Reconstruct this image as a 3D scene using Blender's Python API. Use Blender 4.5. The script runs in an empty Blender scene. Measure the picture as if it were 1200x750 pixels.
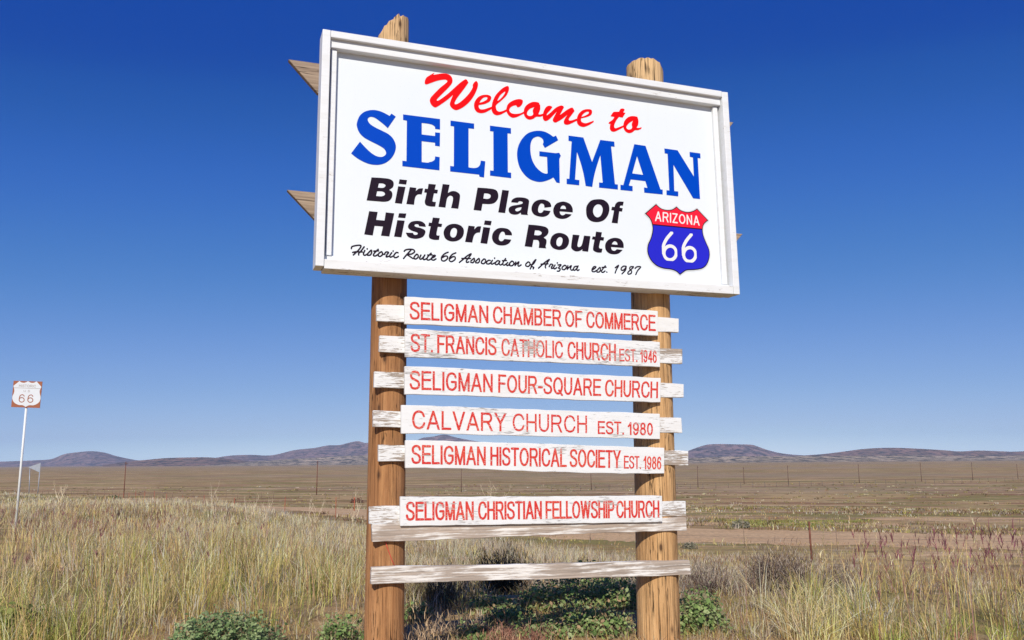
import bpy, bmesh, math, random
import numpy as np
from mathutils import Vector, Matrix

C = bpy.context.scene
COL = C.collection
rng = np.random.default_rng(66)
random.seed(66)
R = math.radians

# ------------------------------------------------------------------ camera, sky, sun, exposure
FPX, PITCH, ROLL, EYE = 1000.0, 0.16513566, -0.00711787, 1.65
cp, sp = math.cos(PITCH), math.sin(PITCH)
cr, sr = math.cos(ROLL), math.sin(ROLL)
Rt0, Up0, Fw = Vector((1, 0, 0)), Vector((0, -sp, cp)), Vector((0, cp, sp))
Rt = cr * Rt0 + sr * Up0
Up = cr * Up0 - sr * Rt0
cam_d = bpy.data.cameras.new('camera')
cam_d.sensor_width = 36.0
cam_d.sensor_fit = 'HORIZONTAL'
cam_d.lens = FPX / 1200 * 36
cam_d.clip_start = 0.1
cam_d.clip_end = 60000
cam = bpy.data.objects.new('camera', cam_d)
COL.objects.link(cam)
cam.matrix_world = Matrix(((Rt.x, Up.x, -Fw.x, 0), (Rt.y, Up.y, -Fw.y, 0), (Rt.z, Up.z, -Fw.z, EYE), (0, 0, 0, 1)))
C.camera = cam

SUN_EL, SUN_AZ = 33.0, 5.0          # shadows run 5 degrees right of the view direction
world = bpy.data.worlds.new('World')
C.world = world
world.use_nodes = True
wn = world.node_tree.nodes
wl = world.node_tree.links
wn.clear()
wo = wn.new('ShaderNodeOutputWorld')
bg = wn.new('ShaderNodeBackground')
sky = wn.new('ShaderNodeTexSky')
sky.sky_type = 'NISHITA'
sky.sun_disc = False
sky.sun_elevation = R(SUN_EL)
sky.sun_rotation = R(180 + SUN_AZ)
sky.altitude = 1600
sky.air_density = 1.0
sky.dust_density = 0.5
sky.ozone_density = 3.0
hs = wn.new('ShaderNodeHueSaturation')
hs.inputs['Saturation'].default_value = 1.08
hs.inputs['Hue'].default_value = 0.5
tn = wn.new('ShaderNodeMix')          # white balance of the camera
tn.data_type = 'RGBA'; tn.blend_type = 'MULTIPLY'
tn.inputs[0].default_value = 1.0
tn.inputs[7].default_value = (0.66, 0.88, 1.2, 1)
wl.new(sky.outputs[0], tn.inputs[6])
wl.new(tn.outputs[2], hs.inputs['Color'])
SKY = 0.08
SKY_R = ((0, 0), (.006, .004), (.0086, .0115), (.015, .029), (.0315, .066), (.091, .166), (.23, .285), (.48, .455), (.62, .575), (1, .95))
SKY_G = ((0, .045), (.004, .062), (.0115, .091), (.029, .139), (.066, .213), (.166, .335), (.285, .472), (.455, .645), (.575, .79), (1, 1.1))
SKY_B = ((0, .35), (.004, .375), (.0115, .41), (.029, .52), (.066, .585), (.166, .71), (.285, .79), (.455, .89), (.575, .975), (1, 1.15))
# film-like grade of the sky: red deepened towards the zenith, green and blue follow it
sepc = wn.new('ShaderNodeSeparateColor'); comb = wn.new('ShaderNodeCombineColor')
wl.new(hs.outputs[0], sepc.inputs[0])
def wmath(op, src, val):
    m = wn.new('ShaderNodeMath'); m.operation = op; m.inputs[1].default_value = val
    wl.new(src, m.inputs[0]); return m.outputs[0]
def wcurve(src, pts):
    f = wn.new('ShaderNodeFloatCurve'); f.mapping.use_clip = False
    c = f.mapping.curves[0]
    pts = [(x ** .4, y ** .4) for x, y in pts]           # curve drawn on a perceptual scale
    src = wmath('POWER', src, .4)
    c.points[0].location = pts[0]; c.points[1].location = pts[-1]
    for q in pts[1:-1]: c.points.new(*q)
    f.mapping.update()
    wl.new(src, f.inputs['Value']); return wmath('POWER', f.outputs[0], 2.5)
red = wmath('MULTIPLY', wmath('POWER', wmath('MULTIPLY', sepc.outputs[0], SKY), 1.78), 3.3)
red = wcurve(red, SKY_R)
for ch, v in enumerate((red, wcurve(red, SKY_G), wcurve(red, SKY_B))):
    wl.new(wmath('DIVIDE', v, SKY), comb.inputs[ch])
wl.new(comb.outputs[0], bg.inputs[0])
bg.inputs[1].default_value = SKY
wl.new(bg.outputs[0], wo.inputs[0])

sun_d = bpy.data.lights.new('sun', 'SUN')
sun_d.energy = 4.9
sun_d.angle = R(0.53)
sun_d.color = (1.0, 0.925, 0.80)
sun = bpy.data.objects.new('sun', sun_d)
COL.objects.link(sun)
ce, se = math.cos(R(SUN_EL)), math.sin(R(SUN_EL))
ld = Vector((math.sin(R(SUN_AZ)) * ce, math.cos(R(SUN_AZ)) * ce, -se))
sun.rotation_euler = ld.to_track_quat('-Z', 'Y').to_euler()
sun.location = (0, -5, 20)

vs = C.view_settings
vs.view_transform = 'Standard'
vs.look = 'None'
vs.exposure = 0.0
vs.gamma = 1.0
vs.use_curve_mapping = False
C.cycles.use_denoising = True
C.cycles.denoiser = 'OPENIMAGEDENOISE'
C.cycles.denoising_input_passes = 'RGB_ALBEDO_NORMAL'
C.cycles.denoising_prefilter = 'NONE'
C.cycles.max_bounces = 8
C.cycles.volume_bounces = 0
C.cycles.transparent_max_bounces = 8

# ------------------------------------------------------------------ small maths
def sm(a, b, x):
    t = np.clip((np.asarray(x, float) - a) / (b - a), 0, 1)
    return t * t * (3 - 2 * t)

def vnoise(x, y, seed=0):
    x = np.asarray(x, float); y = np.asarray(y, float)
    xi, yi = np.floor(x), np.floor(y)
    fx, fy = x - xi, y - yi
    fx = fx * fx * (3 - 2 * fx); fy = fy * fy * (3 - 2 * fy)
    def h(i, j):
        v = np.sin(i * 127.1 + j * 311.7 + seed * 74.7) * 43758.5453
        return v - np.floor(v)
    return (h(xi, yi) * (1 - fx) + h(xi + 1, yi) * fx) * (1 - fy) + (h(xi, yi + 1) * (1 - fx) + h(xi + 1, yi + 1) * fx) * fy

def fbm(x, y, seed=0, o=4):
    s, a, t = 0.0, 0.5, 0.0
    for k in range(o):
        s = s + a * vnoise(np.asarray(x) * 2 ** k, np.asarray(y) * 2 ** k, seed + k); t += a; a *= 0.5
    return s / t

def ray(px, py):
    return Rt * ((px - 600) / FPX) - Up * ((py - 375) / FPX) + Fw

EYEV = Vector((0, 0, EYE))

def to_plane(px, py, P, n):
    d = ray(px, py)
    return EYEV + d * ((P - EYEV).dot(n) / d.dot(n))

def at_depth(px, py, Y):
    d = ray(px, py)
    return EYEV + d * (Y / d.y)

def gz(x, y):
    x = np.asarray(x, float); y = np.asarray(y, float)
    d = (x - 2) * 0.8 + (y - 12) * 0.6
    r = np.sqrt(x * x + y * y)
    z = -1.35 * sm(0, 10, d)
    z = z + 0.32 * sm(4, 11, -x) * (1 - sm(25, 65, r)) * sm(-40, -6, y + 40 - 6) - 0.5 * sm(25, 70, r) * (1 - sm(0, 20, d))
    z = z - 0.0257 * np.clip(r - 25, 0, 175) * sm(0, 40, d)
    z = z + 0.10 * (fbm(x * 0.22, y * 0.22, 3) - 0.5) * (1 - sm(60, 120, r))
    fl = 1 - sm(-.30, -.12, x / np.maximum(y, .5))
    mound = 0.62 * sm(1.4, 4.0, y) * (1 - sm(-1, 1, -y))
    z = z + mound * (fl * (1 - .92 * sm(8, 22, r)) * (1 - sm(24, 60, r)) + (1 - fl) * (1 - sm(6.9, 9.8, y)))
    far = -6.0 + 1.2 * (fbm(x * 0.004, y * 0.004, 8) - 0.5) * sm(250, 800, r)
    s3 = sm(75, 190, r)
    return z * (1 - s3) + far * s3

def gz1(x, y):
    return float(gz(np.array([x]), np.array([y]))[0])

def on_ground(px, py):
    d = ray(px, py)
    lo, hi = 2.0, 2000.0
    t = lo
    while t < hi:
        p = EYEV + d * t
        if p.z <= gz1(p.x, p.y):
            break
        t *= 1.02
    return EYEV + d * t

# ------------------------------------------------------------------ materials
def new_mat(name):
    m = bpy.data.materials.new(name)
    m.use_nodes = True
    nt = m.node_tree
    b = nt.nodes['Principled BSDF']
    b.inputs['Roughness'].default_value = 0.7
    return m, nt, b

def node(nt, t, **kw):
    n = nt.nodes.new(t)
    for k, v in kw.items():
        if k in n.inputs:
            n.inputs[k].default_value = v
        else:
            setattr(n, k, v)
    return n

def ramp(nt, src, stops):
    r = nt.nodes.new('ShaderNodeValToRGB')
    e = r.color_ramp.elements
    while len(e) < len(stops):
        e.new(0.5)
    for i, (p, c) in enumerate(stops):
        e[i].position = p
        e[i].color = (c, c, c, 1) if not isinstance(c, tuple) else c + (1,)
    nt.links.new(src, r.inputs[0])
    return r.outputs[0]

def mixc(nt, fac, a, b, mode='MIX'):
    m = nt.nodes.new('ShaderNodeMix')
    m.data_type = 'RGBA'
    m.blend_type = mode
    for idx, v in ((0, fac), (6, a), (7, b)):
        if hasattr(v, 'links') or hasattr(v, 'is_linked'):
            nt.links.new(v, m.inputs[idx])
        elif idx == 0:
            m.inputs[0].default_value = v
        else:
            m.inputs[idx].default_value = tuple(v) + (1,)
    return m.outputs[2]

def noise_tex(nt, scale3, detail=5.0, rough=0.6, coord='Object', scale=1.0, dist=0.0):
    if coord == 'World':
        g = nt.nodes.new('ShaderNodeNewGeometry'); src = g.outputs['Position']
    else:
        tc = nt.nodes.new('ShaderNodeTexCoord'); oi = nt.nodes.new('ShaderNodeObjectInfo')
        ma = nt.nodes.new('ShaderNodeVectorMath'); ma.operation = 'MULTIPLY_ADD'
        nt.links.new(oi.outputs['Location'], ma.inputs[0]); ma.inputs[1].default_value = (7.3, 7.3, 7.3)
        nt.links.new(tc.outputs[coord], ma.inputs[2]); src = ma.outputs[0]
    mp = nt.nodes.new('ShaderNodeMapping')
    mp.inputs['Scale'].default_value = scale3
    nt.links.new(src, mp.inputs[0])
    n = nt.nodes.new('ShaderNodeTexNoise')
    n.inputs['Scale'].default_value = scale
    n.inputs['Detail'].default_value = detail
    n.inputs['Roughness'].default_value = rough
    n.inputs['Distortion'].default_value = dist
    nt.links.new(mp.outputs[0], n.inputs['Vector'])
    return n.outputs[0]

def bump(nt, b, h, strength, dist=0.01):
    n = nt.nodes.new('ShaderNodeBump')
    n.inputs['Strength'].default_value = strength
    n.inputs['Distance'].default_value = dist
    nt.links.new(h, n.inputs['Height'])
    nt.links.new(n.outputs[0], b.inputs['Normal'])

def flake_mask(nt, wear, flake, soft=0.015):
    """1 where the paint has come off; flakes run along the grain (object X)"""
    n = noise_tex(nt, flake, 7, 0.68)
    big = noise_tex(nt, (3.2, 6, 9), 4, 0.6)
    a = node(nt, 'ShaderNodeMath', operation='MULTIPLY_ADD')
    nt.links.new(big, a.inputs[0]); a.inputs[1].default_value = 0.75
    nt.links.new(n, a.inputs[2])
    h = node(nt, 'ShaderNodeMath', operation='MULTIPLY')
    nt.links.new(a.outputs[0], h.inputs[0]); h.inputs[1].default_value = 1 / 1.75
    return ramp(nt, h.outputs[0], [(0.66 - wear, 0.0), (0.66 - wear + soft, 1.0)])

FLAKE, LONG = (16, 90, 170), (3.6, 45, 85)

def paint_mat(name, wear, paint=(0.78, 0.78, 0.76), wood=(0.36, 0.30, 0.25), rough=0.6, flake=FLAKE, soft=0.015):
    """white paint over grey wood, flaked along the grain"""
    m, nt, b = new_mat(name)
    w = flake_mask(nt, wear, flake, soft)
    grain = noise_tex(nt, (3, 80, 170), 6, 0.6)
    wc = mixc(nt, ramp(nt, grain, [(0.35, 0.0), (0.65, 1.0)]), tuple(c * 0.5 for c in wood), wood)
    dirt = noise_tex(nt, (5, 26, 40), 6, 0.7)
    pc = mixc(nt, ramp(nt, dirt, [(0.45, 0.0), (0.8, 0.6)]), paint, (paint[0] * 0.80, paint[1] * 0.765, paint[2] * 0.71))
    nt.links.new(mixc(nt, w, pc, wc), b.inputs['Base Color'])
    b.inputs['Roughness'].default_value = rough
    b.inputs['Specular IOR Level'].default_value = 0.3
    inv = node(nt, 'ShaderNodeMath', operation='SUBTRACT'); inv.inputs[0].default_value = 1.0
    nt.links.new(w, inv.inputs[1])
    ad = node(nt, 'ShaderNodeMath', operation='MULTIPLY_ADD')
    nt.links.new(grain, ad.inputs[0]); ad.inputs[1].default_value = 0.5
    nt.links.new(inv.outputs[0], ad.inputs[2])
    bump(nt, b, ad.outputs[0], 0.35, 0.002)
    return m

def letter_mat(name, col, wear, rough=0.5, wood=(0.48, 0.42, 0.38), white=(0.72, 0.75, 0.73)):
    m, nt, b = new_mat(name)
    if wear > 0:
        w = flake_mask(nt, wear, FLAKE, 0.05)
        fade = noise_tex(nt, (5, 30, 12), 5, 0.65)
        cc = mixc(nt, ramp(nt, fade, [(0.45, 0.0), (0.8, 0.5)]), col, (0.70, 0.17, 0.09))
        chip = noise_tex(nt, (60, 200, 240), 4, 0.6)
        cc = mixc(nt, ramp(nt, chip, [(0.59, 0.0), (0.65, 0.75)]), cc, white)
        nt.links.new(mixc(nt, w, cc, wood), b.inputs['Base Color'])
    else:
        sc = noise_tex(nt, (2.2, 2.2, 1.1), 7, 0.75, dist=1.2)
        cc = mixc(nt, ramp(nt, sc, [(0.60, 0.0), (0.72, 0.12)]), col, tuple(min(1, c + 0.10) for c in col))
        nt.links.new(cc, b.inputs['Base Color'])
    b.inputs['Roughness'].default_value = rough
    b.inputs['Specular IOR Level'].default_value = 0.12
    return m

def pole_mat(name, light, dark, stain, ztop):
    """old round timber: fine grain, long drying cracks, knots, stains; grain runs along object Z"""
    m, nt, b = new_mat(name)
    g1 = noise_tex(nt, (34, 34, 1.0), 9, 0.72, dist=0.5)
    g2 = noise_tex(nt, (120, 120, 2.6), 5, 0.65)
    big = noise_tex(nt, (6, 6, 1.3), 5, 0.6, dist=.6)
    pale = noise_tex(nt, (11, 11, 0.7), 4, 0.55)
    c = mixc(nt, ramp(nt, g1, [(0.30, 0.0), (0.62, 1.0)]), dark, light)
    c = mixc(nt, ramp(nt, big, [(0.42, 0.0), (0.70, 0.75)]), c, stain)
    c = mixc(nt, ramp(nt, pale, [(0.56, 0.0), (0.72, 0.6)]), c, tuple(min(1, x * 1.25 + .03) for x in light))
    tcz = nt.nodes.new('ShaderNodeTexCoord'); sx = nt.nodes.new('ShaderNodeSeparateXYZ')
    nt.links.new(tcz.outputs['Object'], sx.inputs[0])
    mr = node(nt, 'ShaderNodeMapRange'); nt.links.new(sx.outputs['Z'], mr.inputs['Value'])
    mr.inputs['From Min'].default_value = ztop - .55; mr.inputs['From Max'].default_value = ztop - .1
    mr.inputs['To Max'].default_value = 0.7
    c = mixc(nt, mr.outputs[0], c, (0.72, 0.50, 0.265))
    c = mixc(nt, ramp(nt, g2, [(0.33, 0.8), (0.47, 0.0)]), c, tuple(x * 0.42 for x in dark))
    h = node(nt, 'ShaderNodeMath', operation='ADD'); nt.links.new(g1, h.inputs[0]); nt.links.new(g2, h.inputs[1])
    hh = h.outputs[0]
    for sc, wd in (((15, 15, 0.38), .007), ((23, 23, 0.8), .006), ((40, 40, 1.4), .008)):
        ck = noise_tex(nt, sc, 4, 0.55, dist=0.3)
        gate = noise_tex(nt, (sc[0] * .4, sc[1] * .4, sc[2] * 2.2), 2, 0.5)
        mk = node(nt, 'ShaderNodeMath', operation='MULTIPLY')
        nt.links.new(ramp(nt, ck, [(0.5 - wd, 0.0), (0.5, 1.0), (0.5 + wd, 0.0)]), mk.inputs[0])
        nt.links.new(ramp(nt, gate, [(0.51, 0.0), (0.59, .9)]), mk.inputs[1])
        c = mixc(nt, mk.outputs[0], c, (0.035, 0.018, 0.012))
        su = node(nt, 'ShaderNodeMath', operation='MULTIPLY_ADD')
        nt.links.new(mk.outputs[0], su.inputs[0]); su.inputs[1].default_value = -2.0
        nt.links.new(hh, su.inputs[2]); hh = su.outputs[0]
    kn = node(nt, 'ShaderNodeTexVoronoi')
    tc = nt.nodes.new('ShaderNodeTexCoord'); mp = nt.nodes.new('ShaderNodeMapping')
    mp.inputs['Scale'].default_value = (12, 12, 5)
    nt.links.new(tc.outputs['Object'], mp.inputs[0]); nt.links.new(mp.outputs[0], kn.inputs['Vector'])
    kn.inputs['Scale'].default_value = 1.0
    c = mixc(nt, ramp(nt, kn.outputs['Distance'], [(0.07, 0.9), (0.13, 0.35), (0.22, 0.0)]), c, (0.06, 0.03, 0.018))
    nt.links.new(c, b.inputs['Base Color'])
    b.inputs['Roughness'].default_value = 0.8
    b.inputs['Specular IOR Level'].default_value = 0.2
    bump(nt, b, hh, 0.9, 0.008)
    return m

def raw_wood(name, light, dark):
    """weathered sawn timber, grain along object X"""
    m, nt, b = new_mat(name)
    g = noise_tex(nt, (2.2, 30, 46), 8, 0.7, dist=.6)
    ck = noise_tex(nt, (1.0, 14, 22), 3, 0.5, dist=.3)
    c = mixc(nt, ramp(nt, g, [(0.33, 0.0), (0.63, 1.0)]), dark, light)
    c = mixc(nt, ramp(nt, ck, [(0.485, 0.0), (0.5, .9), (0.515, 0.0)]), c, (0.04, 0.025, 0.018))
    nt.links.new(c, b.inputs['Base Color'])
    b.inputs['Roughness'].default_value = 0.85
    b.inputs['Specular IOR Level'].default_value = 0.15
    bump(nt, b, g, 0.6, 0.004)
    return m

def plain_mat(name, col, rough=0.6, metal=0.0, var=0.25, scale=6.0):
    m, nt, b = new_mat(name)
    b.inputs['Specular IOR Level'].default_value = 0.25
    n = noise_tex(nt, (scale,) * 3, 5, 0.6)
    c = mixc(nt, ramp(nt, n, [(0.3, 0.0), (0.7, 1.0)]), tuple(x * (1 - var) for x in col), tuple(min(1, x * (1 + var * 0.6)) for x in col))
    nt.links.new(c, b.inputs['Base Color'])
    b.inputs['Roughness'].default_value = rough
    b.inputs['Metallic'].default_value = metal
    return m

def leaf_mat(name, translucency=0.3, rough=0.6):
    """colour from the per-leaf 'tint' attribute"""
    m = bpy.data.materials.new(name)
    m.use_nodes = True
    nt = m.node_tree
    b = nt.nodes['Principled BSDF']
    out = nt.nodes['Material Output']
    a = nt.nodes.new('ShaderNodeAttribute'); a.attribute_name = 'tint'
    nt.links.new(a.outputs['Color'], b.inputs['Base Color'])
    b.inputs['Roughness'].default_value = rough
    b.inputs['Specular IOR Level'].default_value = 0.10
    t = nt.nodes.new('ShaderNodeBsdfTranslucent')
    nt.links.new(a.outputs['Color'], t.inputs['Color'])
    mx = nt.nodes.new('ShaderNodeMixShader')
    mx.inputs[0].default_value = translucency
    nt.links.new(b.outputs[0], mx.inputs[1]); nt.links.new(t.outputs[0], mx.inputs[2])
    nt.links.new(mx.outputs[0], out.inputs['Surface'])
    return m

def panel_mat():
    """enamelled sheet: nearly even, with faint dust, runs and rub marks"""
    m, nt, b = new_mat('white_panel')
    big = noise_tex(nt, (1.3, 1, 0.8), 5, 0.6)
    run = noise_tex(nt, (16, 1, 0.55), 5, 0.65)
    c = mixc(nt, ramp(nt, big, [(0.35, 0.0), (0.7, 1.0)]), (0.685, 0.745, 0.79), (0.715, 0.76, 0.795))
    c = mixc(nt, ramp(nt, run, [(0.58, 0.0), (0.80, 0.14)]), c, (0.60, 0.60, 0.575))
    c = mixc(nt, ramp(nt, noise_tex(nt, (60, 1, 60), 3, .6), [(0.70, 0.0), (0.76, 0.35)]), c, (0.45, 0.42, 0.38))
    nt.links.new(c, b.inputs['Base Color'])
    b.inputs['Roughness'].default_value = 0.4
    b.inputs['Specular IOR Level'].default_value = 0.25
    return m

M = {}
M['panel'] = panel_mat()
M['frame'] = paint_mat('frame_paint', 0.045, (0.715, 0.74, 0.765), (0.50, 0.42, 0.36), 0.5)
M['sill'] = paint_mat('sill_paint', 0.075, (0.715, 0.735, 0.75), (0.42, 0.35, 0.30), 0.6)
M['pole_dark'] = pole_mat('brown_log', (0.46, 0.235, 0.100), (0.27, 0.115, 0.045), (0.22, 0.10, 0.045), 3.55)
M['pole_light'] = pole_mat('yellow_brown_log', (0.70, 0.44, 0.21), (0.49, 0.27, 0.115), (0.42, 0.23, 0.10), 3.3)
M['beam'] = raw_wood('raw_beam', (0.42, 0.325, 0.245), (0.20, 0.145, 0.105))
M['red_big'] = letter_mat('red_vinyl', (0.80, 0.003, 0.005), 0, 0.4)
M['blue_big'] = letter_mat('blue_vinyl', (0.0, 0.055, 0.47), 0, 0.35)
M['black_big'] = letter_mat('black_vinyl', (0.014, 0.007, 0.016), 0, 0.45)
M['shield_grey'] = plain_mat('sticker_edge', (0.62, 0.64, 0.65), 0.4, var=0.03)
M['shield_red'] = plain_mat('shield_red', (0.86, 0.012, 0.035), 0.4, var=0.05)
M['shield_blue'] = plain_mat('shield_blue', (0.018, 0.018, 0.52), 0.4, var=0.05)
M['shield_white'] = plain_mat('shield_white', (0.73, 0.73, 0.73), 0.4, var=0.02)
M['rust'] = plain_mat('rusty_steel', (0.17, 0.065, 0.04), 0.8, var=0.4, scale=12)
M['old_pole'] = plain_mat('old_pole_wood', (0.15, 0.095, 0.07), 0.9, var=0.3)
M['red_rust'] = plain_mat('red_rusty_post', (0.36, 0.11, 0.065), 0.8, var=0.3)
M['post_grey'] = plain_mat('weathered_fence_post', (0.24, 0.17, 0.125), 0.9, var=0.3)
M['wire'] = plain_mat('grey_wire', (0.16, 0.14, 0.13), 0.5, 0.6)
M['galv'] = plain_mat('pale_painted_steel', (0.72, 0.74, 0.74), 0.45, 0.0, 0.08, 8)
M['sign_back'] = plain_mat('bare_sign_back', (0.34, 0.37, 0.42), 0.45, 0.3, 0.1)
M['sign_brown'] = plain_mat('brown_sheeting', (0.30, 0.105, 0.055), 0.5, 0.0, 0.08)
M['sign_white'] = plain_mat('white_sheeting', (0.60, 0.63, 0.67), 0.45, 0.0, 0.03)
M['sign_faded'] = plain_mat('faded_brown_ink', (0.36, 0.32, 0.31), 0.5, 0.0, 0.1)
M['orange'] = plain_mat('orange_marker', (0.45, 0.11, 0.055), 0.6)
M['cord'] = plain_mat('red_cord', (0.60, 0.08, 0.06), 0.7)
M['leaf'] = leaf_mat('leaf_tint')
M['grass'] = leaf_mat('grass_tint', 0.35, 0.7)
M['twig'] = leaf_mat('twig_tint', 0.05, 0.85)
def wear_letters(w): return letter_mat('worn_red_paint', (0.58, 0.036, 0.030), w)

# ------------------------------------------------------------------ object helpers
def link(name, me, mats, parent=None):
    o = bpy.data.objects.new(name, me)
    COL.objects.link(o)
    for m in (mats if isinstance(mats, (list, tuple)) else [mats]):
        me.materials.append(m)
    if parent is not None:
        o.parent = parent
    return o

def tag(o, label=None, cat=None, group=None, kind=None):
    if label: o['label'] = label
    if cat: o['category'] = cat
    if group: o['group'] = group
    if kind: o['kind'] = kind
    return o

def thing(name, label, cat, loc=(0, 0, 0), rz=0.0, group=None):
    o = bpy.data.objects.new(name, None)
    o.empty_display_size = 0.2
    COL.objects.link(o)
    o.location = loc
    o.rotation_euler = (0, 0, rz)
    return tag(o, label, cat, group)

def pymesh(name, verts, faces, smooth=False):
    me = bpy.data.meshes.new(name)
    me.from_pydata([tuple(v) for v in verts], [], [tuple(f) for f in faces])
    me.update()
    if smooth:
        me.polygons.foreach_set('use_smooth', [True] * len(me.polygons))
    return me

def npmesh(name, V, F, counts, tint=None, smooth=False):
    """V (n,3); F flat loop vertex indices; counts per face"""
    me = bpy.data.meshes.new(name)
    me.vertices.add(len(V))
    me.vertices.foreach_set('co', np.ascontiguousarray(V, np.float32).ravel())
    me.loops.add(len(F))
    me.loops.foreach_set('vertex_index', np.ascontiguousarray(F, np.int32))
    me.polygons.add(len(counts))
    st = np.concatenate([[0], np.cumsum(counts)[:-1]]).astype(np.int32)
    me.polygons.foreach_set('loop_start', st)
    me.polygons.foreach_set('loop_total', np.ascontiguousarray(counts, np.int32))
    if smooth:
        me.polygons.foreach_set('use_smooth', np.ones(len(counts), bool))
    me.update(calc_edges=True)
    if tint is not None:
        a = me.attributes.new('tint', 'FLOAT_COLOR', 'POINT')
        c = np.ones((len(V), 4), np.float32); c[:, :3] = tint
        a.data.foreach_set('color', c.ravel())
    return me

def prism(name, poly_uz, o0, o1, bev=0.0, seg=1, jitter=0.0):
    """closed polygon in (u,z), extruded from front offset o0 to back offset o1 (local y)"""
    bm = bmesh.new()
    a = [bm.verts.new((u, o0, z)) for u, z in poly_uz]
    b = [bm.verts.new((u, o1, z)) for u, z in poly_uz]
    n = len(a)
    bm.faces.new(a)
    bm.faces.new(b[::-1])
    for i in range(n):
        j = (i + 1) % n
        bm.faces.new((a[j], a[i], b[i], b[j]))
    bmesh.ops.recalc_face_normals(bm, faces=bm.faces)
    if bev > 0:
        es = [e for e in bm.edges if e.calc_face_angle(0) > 0.5]
        bmesh.ops.bevel(bm, geom=es, offset=bev, segments=seg, affect='EDGES', profile=0.5)
    me = bpy.data.meshes.new(name)
    bm.to_mesh(me); bm.free()
    return me

def tube(name, pts, rad, sides=8, caps=True):
    """tube along polyline; rad scalar or list"""
    V, F = [], []
    pts = [Vector(p) for p in pts]
    n = len(pts)
    rads = rad if isinstance(rad, (list, tuple)) else [rad] * n
    for i, p in enumerate(pts):
        t = (pts[min(i + 1, n - 1)] - pts[max(i - 1, 0)]).normalized()
        a = t.orthogonal().normalized() if abs(t.z) < 0.95 else Vector((1, 0, 0))
        a = (a - t * a.dot(t)).normalized()
        b = t.cross(a)
        for k in range(sides):
            th = 2 * math.pi * k / sides
            V.append(p + (a * math.cos(th) + b * math.sin(th)) * rads[i])
    for i in range(n - 1):
        for k in range(sides):
            k2 = (k + 1) % sides
            F.append((i * sides + k, i * sides + k2, (i + 1) * sides + k2, (i + 1) * sides + k))
    if caps:
        F.append(tuple(range(sides))[::-1])
        F.append(tuple((n - 1) * sides + k for k in range(sides)))
    return pymesh(name, V, F, smooth=True)

# ------------------------------------------------------------------ lettering engine: signed distance field -> flat mesh
def catmull(pts, closed=False, n=6):
    """pts: (x,y,corner) ; smooth between corners"""
    N = len(pts)
    out = []
    rng_ = range(N) if closed else range(N - 1)
    for i in rng_:
        p1, p2 = pts[i], pts[(i + 1) % N]
        c1, c2 = p1[2], p2[2]
        if c1 and c2:
            out.append((p1[0], p1[1])); continue
        p0 = pts[(i - 1) % N] if (closed or i > 0) else p1
        p3 = pts[(i + 2) % N] if (closed or i + 2 < N) else p2
        if c1: p0 = p1
        if c2: p3 = p2
        for k in range(n):
            t = k / n
            o = []
            for d in (0, 1):
                a0, a1, a2, a3 = p0[d], p1[d], p2[d], p3[d]
                o.append(0.5 * (2 * a1 + (a2 - a0) * t + (2 * a0 - 5 * a1 + 4 * a2 - a3) * t * t + (3 * a1 - a0 - 3 * a2 + a3) * t ** 3))
            out.append(tuple(o))
    if not closed:
        out.append((pts[-1][0], pts[-1][1]))
    return out

def seg_dist(X, Y, P):
    """distance to polyline P (m,2)"""
    D = np.full(X.shape, 1e9)
    for (x0, y0), (x1, y1) in zip(P[:-1], P[1:]):
        dx, dy = x1 - x0, y1 - y0
        L = dx * dx + dy * dy
        t = np.clip(((X - x0) * dx + (Y - y0) * dy) / L, 0, 1) if L > 0 else 0.0
        D = np.minimum(D, (X - x0 - t * dx) ** 2 + (Y - y0 - t * dy) ** 2)
    return np.sqrt(D)

def poly_sdf(X, Y, polys):
    ins = np.zeros(X.shape, bool)
    D = np.full(X.shape, 1e9)
    for P in polys:
        Q = list(P) + [P[0]]
        D = np.minimum(D, seg_dist(X, Y, Q))
        for (x0, y0), (x1, y1) in zip(Q[:-1], Q[1:]):
            if y0 == y1: continue
            c = ((Y < y0) != (Y < y1)) & (X < x0 + (Y - y0) * (x1 - x0) / (y1 - y0))
            ins ^= c
    return np.where(ins, -D, D)

def grid_for(pts, pad, step):
    P = np.array(pts)
    x0, y0 = P.min(0) - pad
    x1, y1 = P.max(0) + pad
    xs = np.arange(x0, x1 + step, step); ys = np.arange(y0, y1 + step, step)
    X, Y = np.meshgrid(xs, ys)
    return X, Y

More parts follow.
